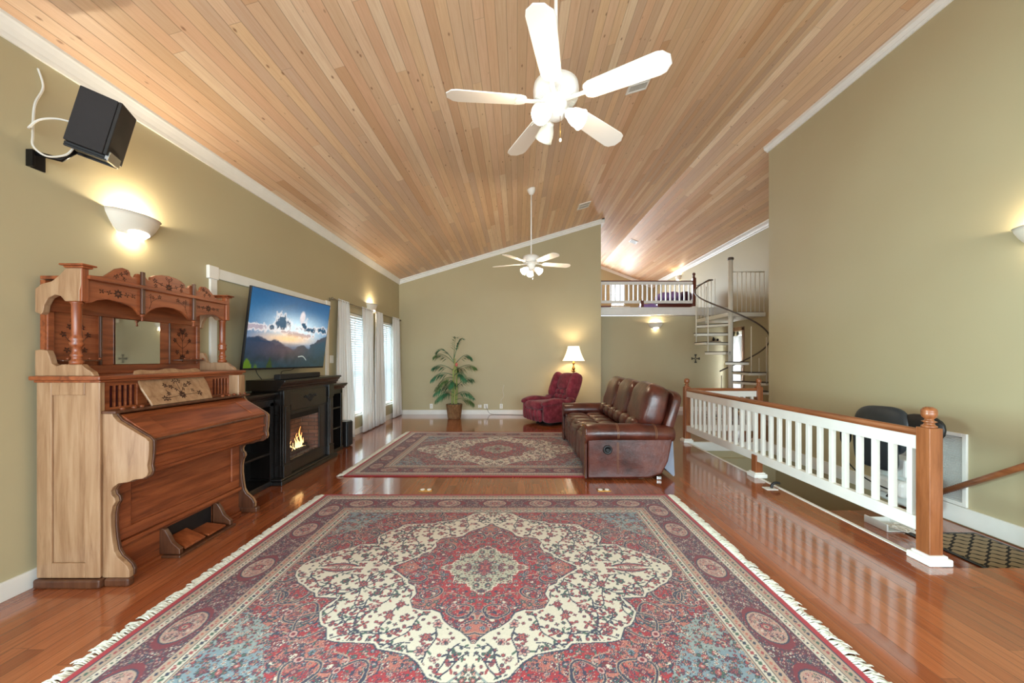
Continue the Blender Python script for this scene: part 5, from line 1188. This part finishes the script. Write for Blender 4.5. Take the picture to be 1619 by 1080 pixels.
for y in ys[1:]:
    c = b0.copy(); C.objects.link(c); c.parent = rl; put(c, RX+0.045, y)
fixn(MB().prism([(6.26,0.845), (6.32,0.845), (6.322,0.865), (6.31,0.89), (6.27,0.89), (6.258,0.865)], 'x', RX+0.09, 3.95).build('handrail', NX, rl))
MB().box(RX+0.09, 3.95, 6.265, 6.315, 0.75, 0.845).build('top_rail', M['white'], rl, bevel=0.002)
MB().box(RX+0.09, 3.95, 6.265, 6.315, 0.185, 0.28).build('bottom_rail', M['white'], rl, bevel=0.002)
for k in range(8):
    c = b0.copy(); C.objects.link(c); c.parent = rl; put(c, RX+0.20+0.132*k, 6.29)
# floor fitting by the stairwell edge
t = thing('floor_fitting', 'small white floor plate with a short curved black pipe near the stairwell edge', 'floor fitting', (2.68, 4.03, 0))
MB().box(2.62, 2.74, 3.98, 4.07, 0, 0.006).build('plate', M['white'], t, bevel=0.002)
MB().tube(spline([(2.70, 4.03, 0.005), (2.705, 4.03, 0.04), (2.74, 4.03, 0.062), (2.785, 4.03, 0.055)], 5), 0.014, 8).build('pipe', M['blk'], t)
# return air grille on the right wall
t = thing('wall_grille', 'tall white louvered return air grille on the right wall behind the newel post', 'air vent', (XR, 3.87, -0.02))
mb = MB(); a, b, c, d = 3.55, 4.20, -0.02, 0.67
for p in ((a, a+0.035, c, d), (b-0.035, b, c, d), (a+0.035, b-0.035, c, c+0.035), (a+0.035, b-0.035, d-0.035, d)): mb.box(XR-0.022, XR, *p)
mb.build('frame', M['white'], t, bevel=0.003)
MB().box(XR-0.008, XR-0.004, a+0.03, b-0.03, c+0.03, d-0.03).build('backing', plain('grey_duct_lining', lin(170,170,172), 0.8), t)
mb = MB(); z = c+0.045
while z < d-0.045: mb.box(-0.007, 0.007, a+0.035, b-0.035, -0.0012, 0.0012, Matrix.Translation((XR-0.014, 0, z)) @ Matrix.Rotation(0.7, 4, 'Y')); z += 0.013
mb.build('louvers', M['white'], t)
# wall handrail going down
t = thing('wall_handrail', 'oak handrail sloping down along the right wall of the stairs', 'handrail', (4.15, 3.2, 0.4))
sl = 0.70; pr = []
mb = MB(); p0 = Vector((4.14, 2.70, 0.78)); p1 = Vector((4.14, 3.72, 0.78-sl*1.02))
mb.tube([p0, p1], 0.026, 12); mb.build('rail', NY, t)
for y in (2.9,):
    z = 0.78-sl*(y-2.7); MB().tube([(4.14, y, z-0.02), (4.16, y, z-0.06), (XR-0.004, y, z-0.07)], 0.008, 8).build('bracket', M['brass'], t)
# door mat
tm = NT('lattice_mat'); cv = tm.coords(); sx = tm.node('ShaderNodeSeparateXYZ'); tm.link(cv, sx.inputs[0])
X_, Y_ = tm.math('MULTIPLY', sx.outputs[0], 6.2), tm.math('MULTIPLY', sx.outputs[1], 8.2)
def wline(a): return tm.math('ABSOLUTE', tm.math('SUBTRACT', tm.math('FRACT', a), 0.5))
wob = tm.math('MULTIPLY', tm.math('SINE', tm.math('MULTIPLY', Y_, 12.566)), 0.06)
l1 = wline(tm.math('ADD', tm.math('ADD', X_, Y_), wob)); l2 = wline(tm.math('ADD', tm.math('SUBTRACT', X_, Y_), wob))
lm = tm.math('MINIMUM', l1, l2)
tm.set(color=tm.ramp(lm, [(0.0, lin(26,22,20)), (0.075, lin(26,22,20)), (0.10, lin(152,134,106))]), rough=0.95)
t = thing('door_mat', 'tan mat with black lattice pattern on the stair landing', 'mat', (3.80, 3.0, -0.2))
MB().box(3.50, 4.13, 2.58, 3.43, -0.198, -0.190).build('border', M['blk'], t, bevel=0.003)
MB().box(3.535, 4.095, 2.615, 3.395, -0.190, -0.187).build('field', tm.m, t)

# ------------------------------------------------------------------ stair lift
sl_ = thing('stair_lift', 'folded stair lift with black padded seat and white body above the landing', 'stair lift', (3.9, 3.9, -0.2))
M['navyv'] = plain('black_vinyl_padding', lin(44,52,58), 0.4, var=0.1); M['lift'] = plain('off_white_plastic', lin(226,228,224), 0.35, var=0.02)
mb = MB(); mb.tube([(4.12, 3.80, -0.12), (4.12, 3.98, -0.14), (4.12, 6.1, -1.65)], 0.03, 10); mb.build('track', M['chrome'], sl_)
bd = MB(); bd.box(3.84, 4.08, 3.66, 4.05, -0.10, 0.22); bd.build('carriage', M['lift'], sl_, bevel=0.04, seg=4)
MB().box(3.80, 4.0, 3.72, 4.0, 0.20, 0.38).build('seat_post', M['lift'], sl_, bevel=0.02)
MB().pill((3.80, 3.98, 0.635), (0.055, 0.30, 0.25), (0.6, 0.8), 32, 18, R=Matrix.Rotation(0.14, 3, 'Y') @ Matrix.Rotation(-0.06, 3, 'X')).build('backrest', M['navyv'], sl_)
MB().pill((3.70, 3.93, 0.45), (0.045, 0.23, 0.20), (0.45, 0.5), 24, 12, R=Matrix.Rotation(-0.08, 3, 'Y')).build('seat_pad', M['navyv'], sl_)
MB().pill((3.84, 3.60, 0.73), (0.04, 0.20, 0.12), (0.8, 0.8), 20, 10, R=Matrix.Rotation(0.0, 3, 'X')).build('armrest', M['blk'], sl_)
MB().pill((3.72, 4.30, 0.52), (0.05, 0.035, 0.10), (0.6, 0.5), 16, 10).build('armrest', M['blk'], sl_)
mb = MB(); mb.tube(spline([(3.66, 3.68, 0.52), (3.62, 3.66, 0.35), (3.60, 3.64, 0.16)], 5), 0.022, 6, flat=0.3); mb.pill((3.60, 3.64, 0.13), (0.015, 0.03, 0.04), (0.6,0.6), 10, 6); mb.tube([(3.60,3.63,0.10), (3.58,3.60,0.03)], 0.01, 5); mb.tube([(3.60,3.65,0.10), (3.59,3.69,0.04)], 0.01, 5); mb.build('belt', M['blk'], sl_)
mb = MB(); mb.tube(spline([(3.72, 4.30, 0.36), (3.70, 4.24, 0.22), (3.72, 4.05, 0.10), (3.74, 3.80, 0.06)], 5), 0.007, 6); mb.tube(spline([(3.78, 4.05, 0.26), (3.74, 3.95, 0.22), (3.72, 3.85, 0.30)], 5), 0.006, 6); mb.build('cable', M['blk'], sl_)
mb = MB(); mb.box(3.74, 3.86, 3.70, 4.0, 0.0, 0.17); mb.build('side_cover', M['lift'], sl_, bevel=0.05, seg=4)
mb = MB()
for a_ in ((3.36, 3.375, 3.45, 3.68, -0.195, -0.13), (3.60, 3.615, 3.45, 3.68, -0.195, -0.13), (3.375, 3.60, 3.665, 3.68, -0.195, -0.15), (3.36, 3.615, 3.45, 3.68, -0.199, -0.19)): mb.box(*a_)
mb.box(3.60, 3.84, 3.66, 3.72, -0.17, -0.10); mb.build('footrest', M['lift'], sl_, bevel=0.004)
rr = random.Random(3)
mb = MB()
for k in range(5): mb.tube(spline([(3.40+rr.uniform(0,.15), 3.34+rr.uniform(0,.2), -0.17+0.02*rr.random()) for _ in range(5)], 5), 0.006, 5)
mb.build('coiled_wire', M['cablew'], sl_)

# ------------------------------------------------------------------ spiral staircase
SCX, SCY, SR = 4.72, 8.40, 0.74
sp = thing('spiral_staircase', 'white metal spiral staircase with dark treads climbing to the loft', 'staircase', (SCX, SCY, 0))
SW = plain('cream_white_metal', lin(232,228,212), 0.4, var=0.02); TR = plain('dark_tread_covering', lin(74,62,54), 0.7, var=0.15); HR = plain('grey_brown_rail_cap', lin(96,84,74), 0.4)
MB().lathe([(0.048,0), (0.048,3.56)], (SCX, SCY, 0), 20).build('centre_pole', SW, sp)
MB().lathe([(0.03,0), (0.058,0.0), (0.066,0.03), (0.055,0.055), (0.02,0.065)], (SCX, SCY, 3.56), 18).build('pole_cap', HR, sp)
NT_ = 11
for k in range(NT_):
    z = 2.17-0.2133*k; a0 = math.radians(118+33*k-17); a1 = math.radians(118+33*k+17)
    def sec(r0, r1, n=8):
        return [(SCX+r1*math.cos(a0+(a1-a0)*i/n), SCY+r1*math.sin(a0+(a1-a0)*i/n)) for i in range(n+1)]+[(SCX+r0*math.cos(a1), SCY+r0*math.sin(a1)), (SCX+r0*math.cos(a0), SCY+r0*math.sin(a0))]
    tr_ = fixn(MB().prism(sec(0.05, SR), 'z', z-0.065, z-0.0165).build('tread', SW, sp, bevel=0.003))
    fixn(MB().prism(sec(0.05, SR+0.002), 'z', z-0.016, z).build('tread_cover', TR, tr_))
    am = math.radians(118+33*k-12)
    x, y = SCX+(SR-0.02)*math.cos(am), SCY+(SR-0.02)*math.sin(am)
    MB().tube([(x, y, z-0.06), (x, y, z+0.93)], 0.010, 8).build('baluster', SW, sp)
mb = MB(); pts = []
for i in range(90):
    a = 92+i*3.9; z = 2.17-0.2133*((a-118)/33)+0.98-(0.0 if a > 118 else 0)
    if z < 1.02: break
    pts.append((SCX+(SR-0.02)*math.cos(math.radians(a)), SCY+(SR-0.02)*math.sin(math.radians(a)), min(z, 3.27)))
mb.tube(pts, 0.016, 10); mb.build('handrail', HR, sp)
ld = MB(); ld.box(4.64, 5.47, 8.36, 9.86, 2.31, 2.40); ldo = ld.build('landing', SW, sp, bevel=0.004)
MB().box(4.66, 5.45, 8.38, 9.85, 2.40, 2.41).build('landing_cover', TR, ldo)
mb = MB(); mb.tube([(SCX+0.05, 8.40, 3.30), (5.47, 8.40, 3.30)], 0.012, 8); mb.build('guard_rail', SW, ldo)
for k in range(7): MB().tube([(SCX+0.15+0.098*k if k < 6 else 5.46, 8.40, 2.40), (SCX+0.15+0.098*k if k < 6 else 5.46, 8.40, 3.30)], 0.008, 8).build('baluster', SW, ldo)
mb = MB(); mb.tube(spline([(SCX-0.03, 9.12, 3.27), (4.66, 9.4, 3.27), (4.66, 9.84, 3.27)], 6), 0.014, 8); mb.build('guard_rail', HR, ldo)
for k in range(6): MB().tube([(4.66, 8.95+0.17*k, 2.40), (4.66, 8.95+0.17*k, 3.26)], 0.008, 8).build('baluster', SW, ldo)

# ------------------------------------------------------------------ loft railing and things in the loft
lr = thing('loft_railing', 'white baluster railing with dark red wood handrail along the loft edge', 'railing', (3.4, 9.97, 2.7))
CH = wood('cherry_rail', lin(70,26,18), lin(104,42,28), lin(128,58,40), 'x')
CZ = wood('cherry_newel', lin(70,30,20), lin(108,50,34), lin(134,68,46), 'z')
newel(lr, 4.595, 9.93, 0.86, 0.085, False, 2.715, nz=CZ)
MB().box(4.57, 4.70, 9.90, 10.05, 2.715, 2.745).build('base_trim', M['white'], lr, bevel=0.004)
MB().box(2.0, 4.60, 9.94, 10.0, 3.40, 3.425).build('handrail', CH, lr, bevel=0.008)
MB().box(2.0, 4.60, 9.95, 9.99, 3.32, 3.40).build('top_rail', M['white'], lr, bevel=0.002)
MB().box(2.0, 4.60, 9.95, 9.99, 2.83, 2.90).build('bottom_rail', M['white'], lr, bevel=0.002)
MB().box(3.23, 3.31, 9.93, 10.01, 2.715, 2.90).build('support_post', CZ, lr, bevel=0.003)
for k in range(21): MB().box(2.07+0.121*k, 2.10+0.121*k, 9.955, 9.985, 2.90, 3.32).build('baluster', M['white'], lr)
t = thing('daybed', 'low dark red wooden daybed in the loft behind the railing', 'bed', (4.2, 11.2, 2.70))
MB().box(3.95, 5.05, 10.7, 11.7, 2.72, 2.92).build('frame', CH, t, bevel=0.01)
MB().box(3.98, 5.02, 10.72, 11.68, 2.92, 3.0).build('mattress', plain('dark_mattress', lin(60,44,52), 0.8), t, bevel=0.02)
o = MB().pill((0, 0, 0), (0.16, 0.34, 0.17), (0.7, 0.7), 18, 12).build('bolster', plain('dark_plum_bolster', lin(70,24,44), 0.85)); o.location = (4.90, 11.2, 3.172); setp(o, 'dark plum bolster at the right end of the daybed in the loft', 'bolster')
o = MB().pill((0, 0, 0), (0.36, 0.28, 0.13), (0.8, 0.8), 24, 14, fn=lambda q: Vector((q.x, q.y, max(q.z, -0.125)+0.10*(q.x+0.36)*0.7+0.02*(q.z > 0)*math.sin(q.x*22+q.y*9)))).build('bed_cushion', plain('lilac_fabric', lin(140,108,168), 0.85)); o.location = (4.37, 11.0, 3.135); setp(o, 'lilac purple cushion heaped on the daybed in the loft', 'cushion')
o = MB().pill((0, 0, 0), (0.26, 0.22, 0.09), (0.8, 0.9), 24, 12, fn=lambda q: Vector((q.x, q.y, max(q.z, -0.07)+0.015*math.sin(q.x*25)))).build('blanket', bpy.data.materials['lilac_fabric']); o.location = (3.62, 10.5, 2.80); setp(o, 'purple blanket crumpled on the loft floor beside the short post', 'blanket')
o = MB().box(2.06, 2.62, 10.6, 11.0, 0, 0.16).build('low_chest', CH, bevel=0.01); o.location = (0, 0, 2.70); setp(o, 'low dark wooden chest on the loft floor next to the partition wall', 'chest')
o = MB().box(2.66, 3.18, 10.7, 11.1, 0, 0.15).build('storage_box', M['white'], bevel=0.01); o.location = (0, 0, 2.70); setp(o, 'low white box on the loft floor below the bright window', 'box')
# emblem and small shelf on the wall under the loft
t = thing('wall_emblem', 'small black iron fleur cross hung on the wall under the loft', 'wall decoration', (4.70, 10.02, 1.38))
mb = MB()
for k in range(4):
    a = k*PI/2; c = (4.70, 10.008, 1.38); dx, dz = math.cos(a), math.sin(a)
    mb.pill((4.70+0.05*dx, 10.008, 1.38+0.05*dz), (0.045 if k % 2 == 0 else 0.012, 0.007, 0.012 if k % 2 == 0 else 0.045), (1, 1), 10, 6)
    for s in (-0.6, 0, 0.6): mb.pill((4.70+0.095*dx-0.03*s*dz, 10.008, 1.38+0.095*dz+0.03*s*dx), (0.016, 0.007, 0.016), (1, 1), 8, 6)
mb.build('cross', M['blkm'], t)
t = thing('wall_shelf', 'small dark shelf with ornaments on the wall under the loft behind the spiral stair', 'shelf', (5.2, 10.02, 1.85))
MB().box(5.08, 5.34, 9.94, 10.018, 1.83, 1.845).build('shelf_board', M['dkwood'], t, bevel=0.003)
mb = MB(); mb.lathe([(0.02,0), (0.035,0.03), (0.02,0.07), (0.015,0.10)], (5.16, 9.98, 1.845), 12); mb.lathe([(0.02,0), (0.03,0.04), (0.012,0.06)], (5.27, 9.98, 1.845), 12); mb.build('ornament', M['blkm'], t)
